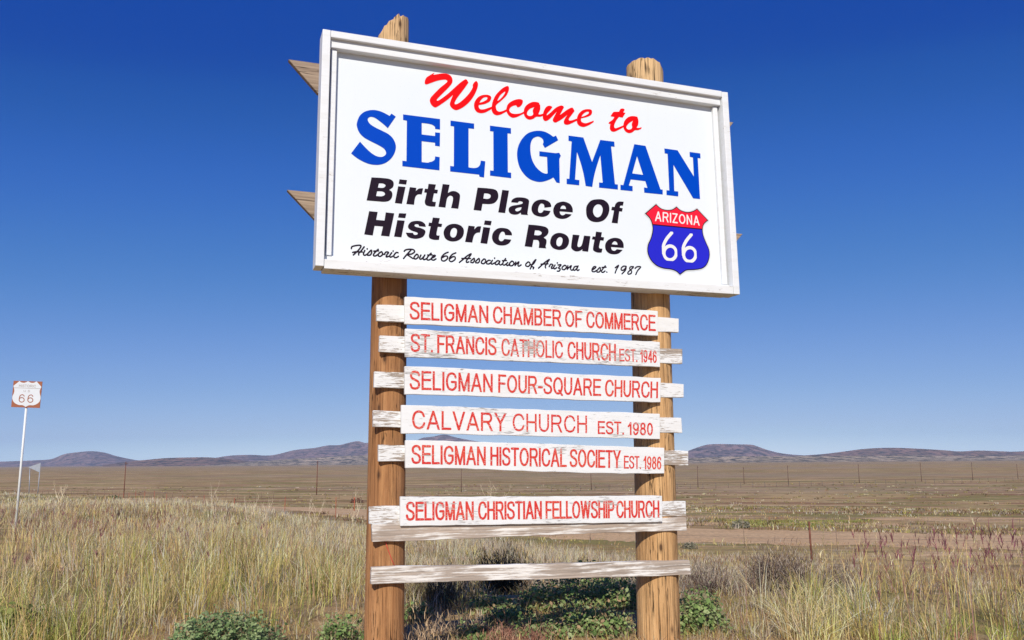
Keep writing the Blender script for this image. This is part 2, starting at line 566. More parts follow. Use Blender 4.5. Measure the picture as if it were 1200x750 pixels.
def march(X, Y, D):
    """region D<0 as non-overlapping faces, in the plane"""
    V, F, idx = [], [], {}
    ny, nx = D.shape
    I = D < 0
    c = I[:-1, :-1].astype(int) + I[:-1, 1:] + I[1:, 1:] + I[1:, :-1]
    def gv(j, i):
        k = (j, i)
        if k not in idx:
            idx[k] = len(V); V.append((X[j, i], Y[j, i]))
        return idx[k]
    def ev(j0, i0, j1, i1):
        k = (j0, i0, j1, i1) if (j0, i0) < (j1, i1) else (j1, i1, j0, i0)
        if k not in idx:
            a, b = D[k[0], k[1]], D[k[2], k[3]]
            t = a / (a - b)
            idx[k] = len(V)
            V.append((X[k[0], k[1]] * (1 - t) + X[k[2], k[3]] * t, Y[k[0], k[1]] * (1 - t) + Y[k[2], k[3]] * t))
        return idx[k]
    full = c == 4
    for j in range(ny - 1):
        row = full[j]
        if row.any():
            d = np.diff(np.concatenate([[0], row.astype(int), [0]]))
            for s, e in zip(np.where(d == 1)[0], np.where(d == -1)[0]):
                F.append((gv(j, s), gv(j, e), gv(j + 1, e), gv(j + 1, s)))
    for j, i in zip(*np.where((c > 0) & (c < 4))):
        cs = [(j, i), (j, i + 1), (j + 1, i + 1), (j + 1, i)]
        poly = []
        for k in range(4):
            a, b = cs[k], cs[(k + 1) % 4]
            if I[a]: poly.append(gv(*a))
            if I[a] != I[b]: poly.append(ev(*a, *b))
        if len(poly) >= 3:
            F.append(tuple(poly))
    return V, F

class Flat:
    """collects flat regions for one lettering mesh; local y = off"""
    def __init__(s, off): s.V, s.F, s.off = [], [], off
    def add(s, V, F):
        b = len(s.V)
        s.V += [(x, s.off, y) for x, y in V]
        s.F += [tuple(i + b for i in f) for f in F]
    def region(s, X, Y, D):
        s.add(*march(X, Y, D))
    def build(s, name, mat, parent):
        me = pymesh(name, s.V, s.F)
        # all faces look to the front (local -y)
        bm = bmesh.new(); bm.from_mesh(me)
        flip = [f for f in bm.faces if f.normal.y > 0]
        if flip: bmesh.ops.reverse_faces(bm, faces=flip)
        bm.to_mesh(me); bm.free()
        return link(name, me, mat, parent)

# simple monoline capitals in a unit box; (width, strokes) ; a stroke is (points, smooth?)
def el(cx, cy, rx, ry, a0, a1, n=28):
    return [(cx + rx * math.cos(R(a0 + (a1 - a0) * k / n)), cy + ry * math.sin(R(a0 + (a1 - a0) * k / n))) for k in range(n + 1)]
T_, B_ = 0.935, 0.065
def cm(*p): return catmull([(x, y, False) for x, y in p], False, 6)
GL = {
 'S': (0.90, [cm((.93, .76), (.82, .89), (.5, T_), (.2, .88), (.09, .74), (.2, .60), (.5, .52), (.82, .43), (.94, .27), (.82, .12), (.5, B_), (.18, .11), (.05, .27))]),
 'E': (0.86, [[(.08, 0), (.08, 1)], [(.08, T_), (.95, T_)], [(.08, .53), (.9, .53)], [(.08, B_), (.98, B_)]]),
 'L': (0.72, [[(.09, 0), (.09, 1)], [(.09, B_), (.97, B_)]]),
 'I': (0.14, [[(.5, 0), (.5, 1)]]),
 'G': (1.00, [cm((.91, .73), (.80, .87), (.53, T_), (.2, .83), (.06, .5), (.2, .17), (.53, B_), (.78, .12), (.93, .24)) + [(.93, .48), (.54, .48)]]),
 'M': (1.06, [[(.07, 0), (.07, 1)], [(.93, 0), (.93, 1)], [(.07, .97), (.5, .04), (.93, .97)]]),
 'A': (0.98, [[(.03, 0), (.5, .97), (.97, 0)], [(.18, .33), (.82, .33)]]),
 'N': (0.90, [[(.08, 0), (.08, 1)], [(.92, 0), (.92, 1)], [(.08, .96), (.92, .04)]]),
 'C': (0.98, [cm((.94, .70), (.80, .87), (.52, T_), (.2, .83), (.06, .5), (.2, .17), (.52, B_), (.82, .14), (.96, .32))]),
 'H': (0.90, [[(.08, 0), (.08, 1)], [(.92, 0), (.92, 1)], [(.08, .53), (.92, .53)]]),
 'B': (0.86, [[(.08, 0), (.08, 1)], [(.08, T_), (.55, T_)] + el(.58, .735, .28, .2, 90, -90, 14) + [(.08, .53)], [(.55, .53)] + el(.6, .297, .32, .232, 90, -90, 14) + [(.08, B_)]]),
 'R': (0.96, [[(.07, 0), (.07, 1)], [(.07, T_), (.6, T_)] + el(.62, .715, .27, .22, 90, -90, 14) + [(.07, .495)], [(.52, .49), (.68, .38), (.95, 0)]]),
 'O': (1.05, [el(.5, .5, .44, .435, 0, 360, 36)]),
 'Q': (1.05, [el(.5, .5, .44, .435, 0, 360, 36), [(.62, .24), (.96, -.02)]]),
 'F': (0.78, [[(.09, 0), (.09, 1)], [(.09, T_), (.97, T_)], [(.09, .5), (.85, .5)]]),
 'T': (0.84, [[(.5, 0), (.5, 1)], [(.03, T_), (.97, T_)]]),
 'U': (0.90, [[(.08, 1), (.08, .4)] + el(.5, .385, .42, .32, 180, 360, 20) + [(.92, 1)]]),
 'V': (0.94, [[(.03, 1), (.5, .03), (.97, 1)]]),
 'Y': (0.94, [[(.03, 1), (.5, .44), (.97, 1)], [(.5, .44), (.5, 0)]]),
 'W': (1.34, [[(.03, 1), (.26, .03), (.5, .96), (.74, .03), (.97, 1)]]),
 'P': (0.86, [[(.08, 0), (.08, 1)], [(.08, T_), (.58, T_)] + el(.6, .7, .32, .235, 90, -90, 14) + [(.08, .465)]]),
 'Z': (0.84, [[(.05, T_), (.93, T_), (.07, B_), (.95, B_)]]),
 '0': (0.70, [el(.5, .5, .41, .435, 0, 360, 32)]),
 '1': (0.42, [[(.75, 0), (.75, 1)], [(.75, .96), (.42, .78), (.05, .68)]]),
 '4': (0.74, [[(.74, 0), (.74, .98), (.07, .3), (.98, .3)]]),
 '6': (0.70, [el(.5, .33, .41, .265, 0, 360, 28), cm((.88, .76), (.74, .9), (.52, T_), (.22, .8), (.09, .45), (.1, .33))]),
 '9': (0.70, [el(.5, .67, .41, .265, 0, 360, 28), cm((.12, .24), (.26, .1), (.48, B_), (.78, .2), (.91, .55), (.9, .67))]),
 '8': (0.70, [el(.5, .735, .34, .2, 0, 360, 26), el(.5, .3, .41, .235, 0, 360, 28)]),
 '.': (0.16, [[(.5, 0), (.5, .1)]]),
 '-': (0.40, [[(.05, .38), (.95, .38)]]),
}

def word(flat, txt, quad, hw, step=0.0012, gap=0.21):
    """txt inside quad [TL,TR,BR,BL] in plane coords; clipped to the quad's top and bottom lines"""
    adv, x = [], 0.0
    for ch in txt:
        w = GL[ch][0]; adv.append((ch, x, w)); x += w + gap
    total = x - gap
    TL, TR, BR, BL = [np.array(q, float) for q in quad]
    def mp(s, t):
        top = TL + (TR - TL) * s; bot = BL + (BR - BL) * s
        return tuple(bot + (top - bot) * t)
    cap = np.linalg.norm(TL - BL)
    for ch, x0, w in adv:
        polys = [[mp((x0 + px * w) / total, py) for px, py in st] for st in GL[ch][1]]
        X, Y = grid_for([p for st in polys for p in st], hw + 2 * step, step)
        D = np.full(X.shape, 1e9)
        for st in polys:
            D = np.minimum(D, seg_dist(X, Y, st) - hw)
        lo = 0.0 if ch != 'Q' else -0.06
        for (A, Bp, sgn) in ((mp(0, 1), mp(1, 1), 1), (mp(0, lo), mp(1, lo), -1)):
            dx, dy = Bp[0] - A[0], Bp[1] - A[1]
            L = math.hypot(dx, dy)
            D = np.maximum(D, sgn * ((Y - A[1]) * dx - (X - A[0]) * dy) / L)
        flat.region(X, Y, D)

# ------------------------------------------------------------------ ground, hills, haze
def ground_mat():
    m, nt, b = new_mat('dry_plain')
    def W(sx, sy, d=5, r=0.62, dist=0.0): return noise_tex(nt, (sx, sy, 0.0), d, r, 'World', 1.0, dist)
    soil, straw, olive, rust, pale = (0.47, 0.30, 0.14), (0.55, 0.395, 0.175), (0.25, 0.23, 0.062), (0.25, 0.118, 0.056), (0.72, 0.50, 0.28)
    c = mixc(nt, ramp(nt, W(.06, .20), [(0.42, 0.0), (0.58, 1.0)]), soil, straw)
    c = mixc(nt, ramp(nt, W(.022, .075, 6, .68), [(0.49, 0.0), (0.55, 0.85)]), c, rust)
    c = mixc(nt, ramp(nt, W(.026, .085, 6, .68, .6), [(0.50, 0.0), (0.56, 0.9)]), c, olive)
    c = mixc(nt, ramp(nt, W(.016, .10, 6, .68), [(0.56, 0.0), (0.60, 0.9)]), c, pale)
    c = mixc(nt, ramp(nt, W(.9, 1.6, 6, .7), [(0.45, 0.0), (0.70, 0.7)]), c, (0.25, 0.17, 0.105))
    c = mixc(nt, ramp(nt, W(6, 6, 6, .7), [(0.35, 0.5), (0.50, 0.0)]), c, (0.20, 0.14, 0.09))
    c = mixc(nt, ramp(nt, W(0.0011, 0.0032, 5, .65), [(0.48, 0.0), (0.60, 0.55)]), c, (0.33, 0.25, 0.18))
    c = mixc(nt, ramp(nt, W(.12, .34, 4, .78), [(0.55, 0.0), (0.60, 0.75)]), c, (0.19, 0.145, 0.065))
    c = mixc(nt, ramp(nt, W(.30, .8, 3, .7), [(0.60, 0.0), (0.66, 0.6)]), c, (0.58, 0.43, 0.27))
    nt.links.new(c, b.inputs['Base Color'])
    b.inputs['Roughness'].default_value = 0.95
    b.inputs['Specular IOR Level'].default_value = 0.1
    bump(nt, b, W(9, 9, 6, .7), 0.8, 0.06)
    return m

def make_ground():
    rr = np.concatenate([[0.0], np.linspace(1.0, 40, 90), np.geomspace(41, 10300, 130)])
    th = np.concatenate([np.linspace(R(35), R(145), 220, endpoint=False), np.linspace(R(145), R(395), 90, endpoint=False)])
    nr, nth = len(rr), len(th)
    RR, TH = np.meshgrid(rr, th, indexing='ij')
    X, Y = RR * np.cos(TH), RR * np.sin(TH)
    Z = gz(X, Y)
    V = np.stack([X, Y, Z], -1).reshape(-1, 3)
    i, j = np.meshgrid(np.arange(nr - 1), np.arange(nth), indexing='ij')
    j2 = (j + 1) % nth
    F = np.stack([i * nth + j, (i + 1) * nth + j, (i + 1) * nth + j2, i * nth + j2], -1).reshape(-1, 4)
    return npmesh('ground', V, F.ravel(), np.full(len(F), 4), smooth=True)

ground = link('ground', make_ground(), ground_mat())
tag(ground, 'dry brown desert grassland running flat to the hills', 'ground', kind='structure')

def strip(name, pts, halfw, mat, lift, label, cat, ragged=0.35, nacross=9, seed=0):
    """sheet draped over the ground along a centre line"""
    P = np.array(catmull([(x, y, False) for x, y in pts], False, 24))
    T = np.gradient(P, axis=0); T /= np.linalg.norm(T, axis=1)[:, None]
    Nn = np.stack([-T[:, 1], T[:, 0]], 1)
    k = np.arange(len(P))
    wl_ = halfw * (1 + ragged * (fbm(k * .35, 0 * k, seed) - .5) * 2); wr_ = halfw * (1 + ragged * (fbm(k * .35, 0 * k + 9, seed) - .5) * 2)
    V = []
    for a in np.linspace(-1, 1, nacross):
        w = np.where(a < 0, wl_, wr_)
        Q = P + Nn * (a * w)[:, None]
        V.append(np.stack([Q[:, 0], Q[:, 1], gz(Q[:, 0], Q[:, 1]) + lift * (1 - abs(a) ** 6)  + 0.004], 1))
    V = np.stack(V, 1)
    n, m_ = V.shape[:2]
    i, j = np.meshgrid(np.arange(n - 1), np.arange(m_ - 1), indexing='ij')
    F = np.stack([i * m_ + j, i * m_ + j + 1, (i + 1) * m_ + j + 1, (i + 1) * m_ + j], -1).reshape(-1, 4)
    me = npmesh(name, V.reshape(-1, 3), F[:, ::-1].ravel(), np.full(len(F), 4), smooth=True)
    o = link(name, me, mat)
    return tag(o, label, cat, kind='structure')

def track_mat():
    m, nt, b = new_mat('packed_dirt')
    def W(sx, sy, d=5, r=0.62): return noise_tex(nt, (sx, sy, 0.0), d, r, 'World')
    c = mixc(nt, ramp(nt, W(.12, .5), [(0.35, 0.0), (0.65, 1.0)]), (0.66, 0.425, 0.215), (0.74, 0.51, 0.275))
    c = mixc(nt, ramp(nt, W(.25, 1.4, 6, .7), [(0.50, 0.0), (0.68, 0.8)]), c, (0.36, 0.25, 0.15))
    c = mixc(nt, ramp(nt, W(5, 5, 5, .7), [(0.42, 0.5), (0.58, 0.0)]), c, (0.27, 0.18, 0.11))
    nt.links.new(c, b.inputs['Base Color'])
    b.inputs['Roughness'].default_value = 0.95
    b.inputs['Specular IOR Level'].default_value = 0.1
    bump(nt, b, W(6, 6, 5, .7), 0.5, 0.05)
    return m

TRACK = [(60, 33), (36, 35), (21, 36), (14, 37), (7.5, 39), (1, 44), (-11, 66), (-30, 92), (-55, 122), (-90, 160)]
strip('dirt_track', TRACK, 5.0, track_mat(), 0.03, 'pale brown dirt track crossing the plain behind the sign', 'dirt track', 0.3, seed=4)
strip('dirt_patch', [(6, 50), (11, 51), (17, 52.5), (23, 52)], 1.5, track_mat(), 0.03, 'bare pale dirt patch beyond the dirt track on the right', 'bare soil', 0.7, seed=11)
strip('dirt_patch', [(24, 60), (32, 62), (42, 61), (56, 64)], 1.6, track_mat(), 0.03, 'longer bare pale dirt patch far out on the right of the plain', 'bare soil', 0.7, seed=14)

def hill_mat(name, rock, scrub, dots):
    m, nt, b = new_mat(name)
    n = noise_tex(nt, (.007, .004, .022), 8, .72, 'World', 1.0, .8)
    c = mixc(nt, ramp(nt, n, [(0.42, 0.0), (0.58, 1.0)]), scrub, rock)
    if dots > 0:
        d = noise_tex(nt, (.022, .012, .03), 4, .75, 'World')
        c = mixc(nt, ramp(nt, d, [(0.62 - dots * .2, 0.0), (0.66 - dots * .2, 0.9)]), c, (0.03, 0.036, 0.02))
    nt.links.new(c, b.inputs['Base Color'])
    b.inputs['Roughness'].default_value = 1.0
    b.inputs['Specular IOR Level'].default_value = 0.0
    bump(nt, b, n, 1.0, 22)
    return m

def hill(name, label, prof, dist, front, back, mat, power=1.7, rough=0.25, seed=0, cap=0.0, base=-6.5):
    """long ridge whose crest follows prof (bearing and height seen from the road), with real depth"""
    P = np.array(catmull([(x, y, False) for x, y in prof], False, 14))
    na, nv = len(P), 46
    V = np.zeros((na, nv, 3))
    vv = np.concatenate([np.linspace(-1, 0, 32), np.linspace(0.08, 1, nv - 32)])
    for i, (px, py) in enumerate(P):
        c = at_depth(px, py, dist * (1 + 0.015 * math.sin(i * .05 + seed)))
        dirv = Vector((c.x, c.y, 0)).normalized()
        H = max(c.z - base, 0.5)
        for j, v in enumerate(vv):
            off = v * (front if v < 0 else back)
            x, y = c.x + dirv.x * off, c.y + dirv.y * off
            q = 1 - abs(v)
            if cap > 0:
                q = min(1.0, q / (1 - cap)) if v < 0 else q
            sh = q ** power
            gul = 1 + rough * (float(fbm(np.array([x / 210.0]), np.array([v * 7.0 + x / 900.0]), seed, 5)[0]) - 0.5) * 1.6 * (1 - q ** 3) * min(1, abs(v) * 4)
            V[i, j] = (x, y, base + H * sh * gul - (3 if abs(v) > .99 else 0))
    i, j = np.meshgrid(np.arange(na - 1), np.arange(nv - 1), indexing='ij')
    F = np.stack([i * nv + j, (i + 1) * nv + j, (i + 1) * nv + j + 1, i * nv + j + 1], -1).reshape(-1, 4)
    o = link(name, npmesh(name, V.reshape(-1, 3), F.ravel(), np.full(len(F), 4), smooth=True), mat)
    return tag(o, label, 'hill', kind='structure')

m_far = hill_mat('far_hill', (0.37, 0.24, 0.20), (0.13, 0.11, 0.10), 0.42)
m_red = hill_mat('red_hill', (0.36, 0.21, 0.145), (0.19, 0.14, 0.09), 0.55)
m_scrub = hill_mat('scrub_slope', (0.60, 0.46, 0.31), (0.36, 0.29, 0.18), 0.62)
hill('mesa', 'low purple mesa on the horizon at the left', [(-60, 542), (0, 541), (40, 539.5), (60, 538), (75, 532.5), (88, 530.5), (106, 529), (122, 530.5), (138, 535), (165, 540), (200, 543)], 8800, 1500, 900, m_far, 1.25, 0.14, 1, 0.12)
hill('hill', 'low reddish hill left of the mountain range', [(120, 545), (150, 541), (175, 538.5), (195, 536.8), (225, 536), (245, 536), (270, 538), (300, 541), (335, 544)], 5600, 900, 700, m_red, 1.3, 0.14, 2)
hill('mountain_range', 'jagged purple mountain range behind the left log', [(230, 541), (265, 534.5), (292, 533), (318, 533.5), (345, 527.5), (368, 525), (384, 522), (398, 521.5), (410, 518.5), (420, 517), (428, 519), (440, 518), (455, 521), (472, 523), (484, 519), (494, 513.5), (508, 511.5), (521, 509.2), (534, 512.5), (552, 516), (575, 520), (600, 526), (640, 531), (700, 535)], 8200, 2000, 900, m_far, 1.4, 0.20, 3)
hill('foothills', 'scrub dotted slope below the mountain range', [(230, 544), (290, 541), (340, 538), (390, 535), (440, 533), (490, 532), (560, 533), (640, 535), (720, 537), (800, 539)], 5600, 1300, 600, m_scrub, 1.5, 0.12, 4)
hill('mesa', 'flat topped mesa just right of the right log', [(700, 540), (760, 535.5), (790, 533), (802, 530), (814, 525.5), (825, 522), (832, 520.8), (845, 520.4), (862, 520.8), (880, 521.2), (888, 523.4), (900, 527.5), (916, 531.2), (940, 533.5), (980, 535), (1020, 537)], 7000, 1300, 900, m_far, 1.25, 0.12, 5, 0.06)
hill('hill', 'long scrubby hill on the right horizon', [(900, 538), (940, 534), (965, 532), (990, 529), (1010, 526.3), (1030, 525), (1052, 524.8), (1080, 526), (1105, 527.5), (1125, 529), (1145, 528), (1165, 528.5), (1185, 529.3), (1210, 528.5), (1260, 527), (1330, 533)], 5800, 1100, 800, m_red, 1.4, 0.14, 6)
hill('foothills', 'pale scrub dotted slope below the right hills', [(740, 541), (800, 537), (850, 535), (900, 534.5), (960, 534.5), (1020, 534), (1090, 534), (1150, 534.5), (1220, 533), (1300, 535)], 4300, 900, 600, m_scrub, 1.5, 0.12, 7)

def make_haze():
    bpy_me = prism('haze', [(-10600, -9), (10600, -9), (10600, 330), (-10600, 330)], -10600, 10600)
    m = bpy.data.materials.new('haze_air')
    m.use_nodes = True
    nt = m.node_tree; nt.nodes.clear()
    o = nt.nodes.new('ShaderNodeOutputMaterial'); v = nt.nodes.new('ShaderNodeVolumePrincipled')
    v.inputs['Color'].default_value = (0.56, 0.70, 1.0, 1)
    v.inputs['Density'].default_value = 0.000062
    nt.links.new(v.outputs[0], o.inputs['Volume'])
    return tag(link('haze', bpy_me, m), 'thin blue haze over the distant plain', 'haze', kind='stuff')
HAZE = True
if HAZE: make_haze()

# ------------------------------------------------------------------ the welcome sign
YAW = 0.34264033
O3 = Vector((0.19541174, 4.79551733, 0))
A3 = Vector((math.cos(YAW), math.sin(YAW), 0))        # along the board, to the right
N3 = Vector((-math.sin(YAW), math.cos(YAW), 0))       # through the board, to the back
def loc(px, py, off):
    """photo point on the plane 'off' behind the board front -> (u, z)"""
    p = to_plane(px, py, O3 + N3 * off, N3)
    return ((p - O3).dot(A3), p.z)
def wpos(u, off, z): return O3 + A3 * u + N3 * off + Vector((0, 0, z))

def root_at(name, label, cat, u, off, z, group=None):
    return thing(name, label, cat, wpos(u, off, z), YAW, group)

BZ = 2.66
board = root_at('welcome_sign', 'large white framed sign reading Welcome to Seligman, mounted high across two logs', 'town sign', 0, 0, BZ)
def bl(px, py, off):
    u, z = loc(px, py, off); return (u, z - BZ)
oTL, oTR, oBR, oBL = bl(378.3, 33.7, 0), bl(853, 107.7, 0), bl(867.3, 345, 0), bl(369.6, 313.8, 0)
def lerp(a, b, t): return (a[0] + (b[0] - a[0]) * t, a[1] + (b[1] - a[1]) * t)
Wd = math.hypot(oTR[0] - oTL[0], oTR[1] - oTL[1]); Hd = math.hypot(oTL[0] - oBL[0], oTL[1] - oBL[1])
def inset(du, dt, db):
    a, b_, c_, d_ = oTL, oTR, oBR, oBL
    s = du / Wd
    def pt(s_, t_): return lerp(lerp(a, b_, s_), lerp(d_, c_, s_), t_)
    return pt(s, dt / Hd), pt(1 - s, dt / Hd), pt(1 - s, 1 - db / Hd), pt(s, 1 - db / Hd)
i1 = inset(0.044, 0.040, 0.040)
DEP = 0.125
def part(name, poly, o0, o1, mat, bev=0.003):
    return link(name, prism(name, poly, o0, o1, bev, 2), mat, board)
# stiles run full height, rails butt between them (2 mm joints)
e = 0.0016
sL0, sL1 = lerp(oTL, oTR, 0.044 / Wd), lerp(oBL, oBR, 0.044 / Wd)
sR0, sR1 = lerp(oTL, oTR, 1 - 0.044 / Wd), lerp(oBL, oBR, 1 - 0.044 / Wd)
up_ = lambda p, d: (p[0], p[1] + d)
rt_ = lambda p, d: (p[0] + d, p[1])
part('stile', [oTL, sL0, up_(sL1, .012), up_(oBL, .012)], 0, DEP, M['frame'])
part('stile', [up_(sR0, -.004), up_(oTR, -.002), oBR, sR1], 0, DEP, M['frame'])
t0, t1, t2, t3 = lerp(oTL, oBL, .040 / Hd), lerp(oTR, oBR, .040 / Hd), lerp(oBL, oTL, .052 / Hd), lerp(oBR, oTR, .052 / Hd)
def cut(p, q, s): return lerp(p, q, s / Wd)
part('rail', [cut(oTL, oTR, .044 + e), cut(oTL, oTR, Wd - .044 - e), cut(t0, t1, Wd - .044 - e), cut(t0, t1, .044 + e)], .001, DEP - .001, M['frame'])
part('rail', [cut(t2, t3, .044 + e), cut(t2, t3, Wd - .044 - e), cut(oBL, oBR, Wd - .044 - e), up_(cut(oBL, oBR, .044 + e), 0)], .002, DEP + .012, M['sill'])
# inner moulding: set back from the frame, proud of the panel
m0 = .0475
q0, q1 = lerp(oTL, oBL, .0555 / Hd), lerp(oTR, oBR, .0555 / Hd)
r0, r1 = lerp(oTL, oBL, .0895 / Hd), lerp(oTR, oBR, .0895 / Hd)
part('moulding', [cut(t0, t1, .044 + e), cut(t0, t1, Wd - .044 - e), cut(q0, q1, Wd - .044 - e), cut(q0, q1, .044 + e)], .0235, .095, M['frame'], 0.0)
part('moulding', [cut(q0, q1, m0), cut(q0, q1, Wd - m0), cut(r0, r1, Wd - m0), cut(r0, r1, m0)], .0220, .0725, M['frame'])
b0, b1 = lerp(oBL, oTL, .0515 / Hd), lerp(oBR, oTR, .0515 / Hd)
_a, _b = bl(412, 301.4, .046), bl(722, 324.2, .046)
_k = (_b[1] - _a[1]) / (_b[0] - _a[0])
b2, b3 = (oBL[0], _a[1] + _k * (oBL[0] - _a[0])), (oBR[0], _a[1] + _k * (oBR[0] - _a[0]))
part('moulding', [cut(b2, b3, m0), cut(b2, b3, Wd - m0), cut(b0, b1, Wd - m0), cut(b0, b1, m0)], .0460, .0735, M['sill'], 0.004)
part('moulding', [cut(r0, r1, .055), cut(r0, r1, .086), cut(b2, b3, .086), cut(b2, b3, .055)], .038, .072, M['frame'])
part('moulding', [cut(r0, r1, Wd - .090), cut(r0, r1, Wd - .055), cut(b2, b3, Wd - .055), cut(b2, b3, Wd - .090)], .043, .0735, M['frame'], 0.008)
POFF = 0.070
p_ = inset(.046, .046, .054)
part('panel', list(p_), POFF, POFF + .018, M['panel'], 0)
backp = inset(.0465, .0465, .0545)
part('backing', list(backp), POFF + .0185, DEP - .002, M['beam'], 0)

LOFF = POFF - 0.0015
def win(ox, oy, sc):
    return lambda x, y: bl(ox + x / sc, oy + y / sc, LOFF)
def parse(txt, w):
    """'x,y' smooth, 'x,y!' corner ; returns contour in board coords"""
    pts = []
    f = w[None]
    for tk in txt.split():
        if tk[0] == '@':
            f = w[tk[1:]]; continue
        c = tk.endswith('!')
        x, y = tk.rstrip('!').split(',')
        u = f(float(x), float(y))
        pts.append((u[0], u[1], c))
    return pts
def glyph(flat, contours, w, step=0.0013):
    polys = [catmull(parse(c, w), True, 6) for c in contours]
    X, Y = grid_for([p for q in polys for p in q], 3 * step, step)
    flat.region(X, Y, poly_sdf(X, Y, polys))

ZS, ZE, ZG, ZA = win(400, 120, 9.3727), win(500, 135, 9.3727), win(600, 145, 8.823), win(710, 155, 8.823)
fl = Flat(LOFF)
glyph(fl, ['550,122! 598,155! 510,283! 470,245 420,205 370,170 325,158 295,172 292,200 320,240 380,278 450,312 520,350 570,400 598,470 590,540 555,605 500,655 440,680 380,686 310,677 240,650 170,610 107,560! 205,430! 245,475 300,530 350,570 400,594 450,597 485,575 490,545 465,505 400,465 320,425 250,385 200,335 172,270 172,220 200,150 250,105 310,86 370,84 430,98 480,120 530,148!'], {None: ZS})
glyph(fl, ['678,131! @E 147,42! 147,157! 93,150! 89,126 60,104 10,92 @S 883,225! 883,352! @E 92,228! 92,188! 147,193! 144,342! 92,335! 92,302! @S 883,425! 883,655! 950,662 @E 25,517 62,507 88,486 92,452! 143,460! 140,605! @S 670,700! 670,640! 715,645! 720,200! 678,192!'], {None: ZS, 'S': ZS, 'E': ZE})
glyph(fl, ['262,58! 521,92! 521,150! 460,143! 460,573! 520,580 560,572 585,545 595,498! 644,506! 630,684! 580,675! 575,652! 258,617! 258,557! 298,562! 300,122! 262,118!'], {None: ZE})
glyph(fl, ['695,114! 926,143! 926,203! 889,198! 892,628! 928,631! 928,691! 696,663! 696,606! 734,610! 732,178! 695,174!'], {None: ZE})
glyph(fl, ['455,122! 478,170! 340,250! 318,212! 325,190 318,160 290,138 260,133 220,150 197,190 190,250 197,330 220,400 260,460 310,502 350,516 368,512! 362,343! 283,335! 283,284! 400,298 450,304! 488,300! 505,330! 490,362! 494,614! 460,607! 428,555! 380,580 310,600 250,597 180,570 120,515 75,440 53,340 60,250 95,170 150,108 210,80 280,72 340,83 390,108 427,135!'], {None: ZG})
glyph(fl, ['584,122! 738,142! 828,395! 913,167! 1058,185! 1061,238! 1025,233! 1065,625! 1095,628! 1095,680! 900,660! 900,607! 938,610! 913,325! 870,460 845,560 830,653! 762,643! 740,520 710,405 672,292! 652,577! 697,583! 695,636! 565,623! 565,567! 592,570! 617,182! 584,176!'], {None: ZG})
glyph(fl, ['294,123! 410,140! 565,590! 588,594! 588,643! 397,624! 394,570! 430,575! 408,505! 258,487! 238,550! 277,557! 277,609! 151,596! 151,542! 180,546!', '322,247! 385,440! 273,425!'], {None: ZA})
glyph(fl, ['605,167! 742,186! 910,457! 900,260! 868,253! 866,203! 976,218! 979,270! 950,265! 974,690! 903,683! 699,337! 708,608! 749,612! 749,663! 627,648! 627,598! 656,602! 638,222! 608,217!'], {None: ZA})
tag(fl.build('lettering', M['blue_big'], board), 'bold blue serif lettering reading SELIGMAN')

B1, B2, B3 = win(420, 200, 8.3333), win(530, 210, 8.3333), win(640, 220, 8.3333)
WL = ([6, 5, 2], [10, 5, 99])     # contours per word
words_, wi = [[], [], []], 0
for w_, cs in (
 (B1, ['128,65! 230,71 300,80 335,100 345,128 335,162 300,187! 325,205 332,235 322,270 295,295 250,303 180,298 80,290!', '200,123! 240,125 264,140 258,158 235,168 190,165!', '183,200! 235,203 258,220 255,238 225,250 172,247!']),
 (B1, ['402,84! 475,92! 466,135! 393,127!']), (B1, ['388,152! 460,159! 425,323! 356,315!']),
 (B1, ['502,160! 566,168! 560,200! 590,175 632,172! 618,232! 580,232 555,260 543,332! 468,325!']),
 (B1, ['685,128! 757,135! 745,183! 777,187! 770,222! 738,220! 725,285 728,302 757,305! 750,350! 700,348 660,335 648,305 655,270 667,215! 642,212! 650,175! 677,178!']),
 (B1, ['823,130! 891,137! 873,218! 910,200 950,202 985,225 992,260 975,371! 905,364! 922,290 920,255 895,243 870,262 860,295 850,360! 782,352!']),
 (B2, ['247,82! 340,88 420,102 448,140 445,190 415,228 370,242 295,240! 283,308! 208,300!', '312,137! 350,140 374,155 370,180 345,192 303,188!']),
 (B2, ['488,104! 554,111! 516,330! 449,323!']),
 (B2, ['575,225! 585,200 620,180 670,177 720,185 748,205 748,240 735,330 742,350! 672,345! 668,325! 640,342 600,345 565,332 550,305 558,275 590,258 640,250 682,240! 688,225 670,215 650,217 640,230!', '677,272! 635,280 615,295 625,312 650,310 670,295']),
 (B2, ['967,270! 900,278! 893,245 865,238 845,265 838,305 850,327 875,325 893,302! 960,310! 940,345 900,365 850,364 800,345 775,305 778,260 805,220 850,200 900,200 945,220 963,245']),
 (B3, ['260,240! 258,200 235,160 190,138 150,136 100,155 72,200 72,245 95,285 140,303 190,300 230,280 250,260! 190,253! 175,265 155,268 138,255 132,230!', '138,205! 148,182 165,173 185,180 195,208!']),
 (B3, ['390,220 400,170 440,125 500,112 560,118 605,155 618,205 605,265 565,315 505,335 440,325 400,285', '458,225 470,185 500,162 535,170 552,205 545,250 525,280 495,288 468,265']),
 (B3, ['640,342! 663,222! 636,218! 644,185! 668,188! 680,155 710,135 758,137! 750,175! 725,175 720,195! 748,200! 742,233! 714,230! 699,348!'])):
    words_[wi].append((w_, cs)); 
    if len(words_[wi]) == WL[0][wi]: wi += 1
for lab, wd in zip(('Birth', 'Place', 'Of'), words_):
    fl = Flat(LOFF)
    for w_, cs in wd: glyph(fl, cs, {None: w_})
    tag(fl.build('lettering', M['black_big'], board), 'bold black italic word ' + lab)
words_, wi = [[], [], []], 0
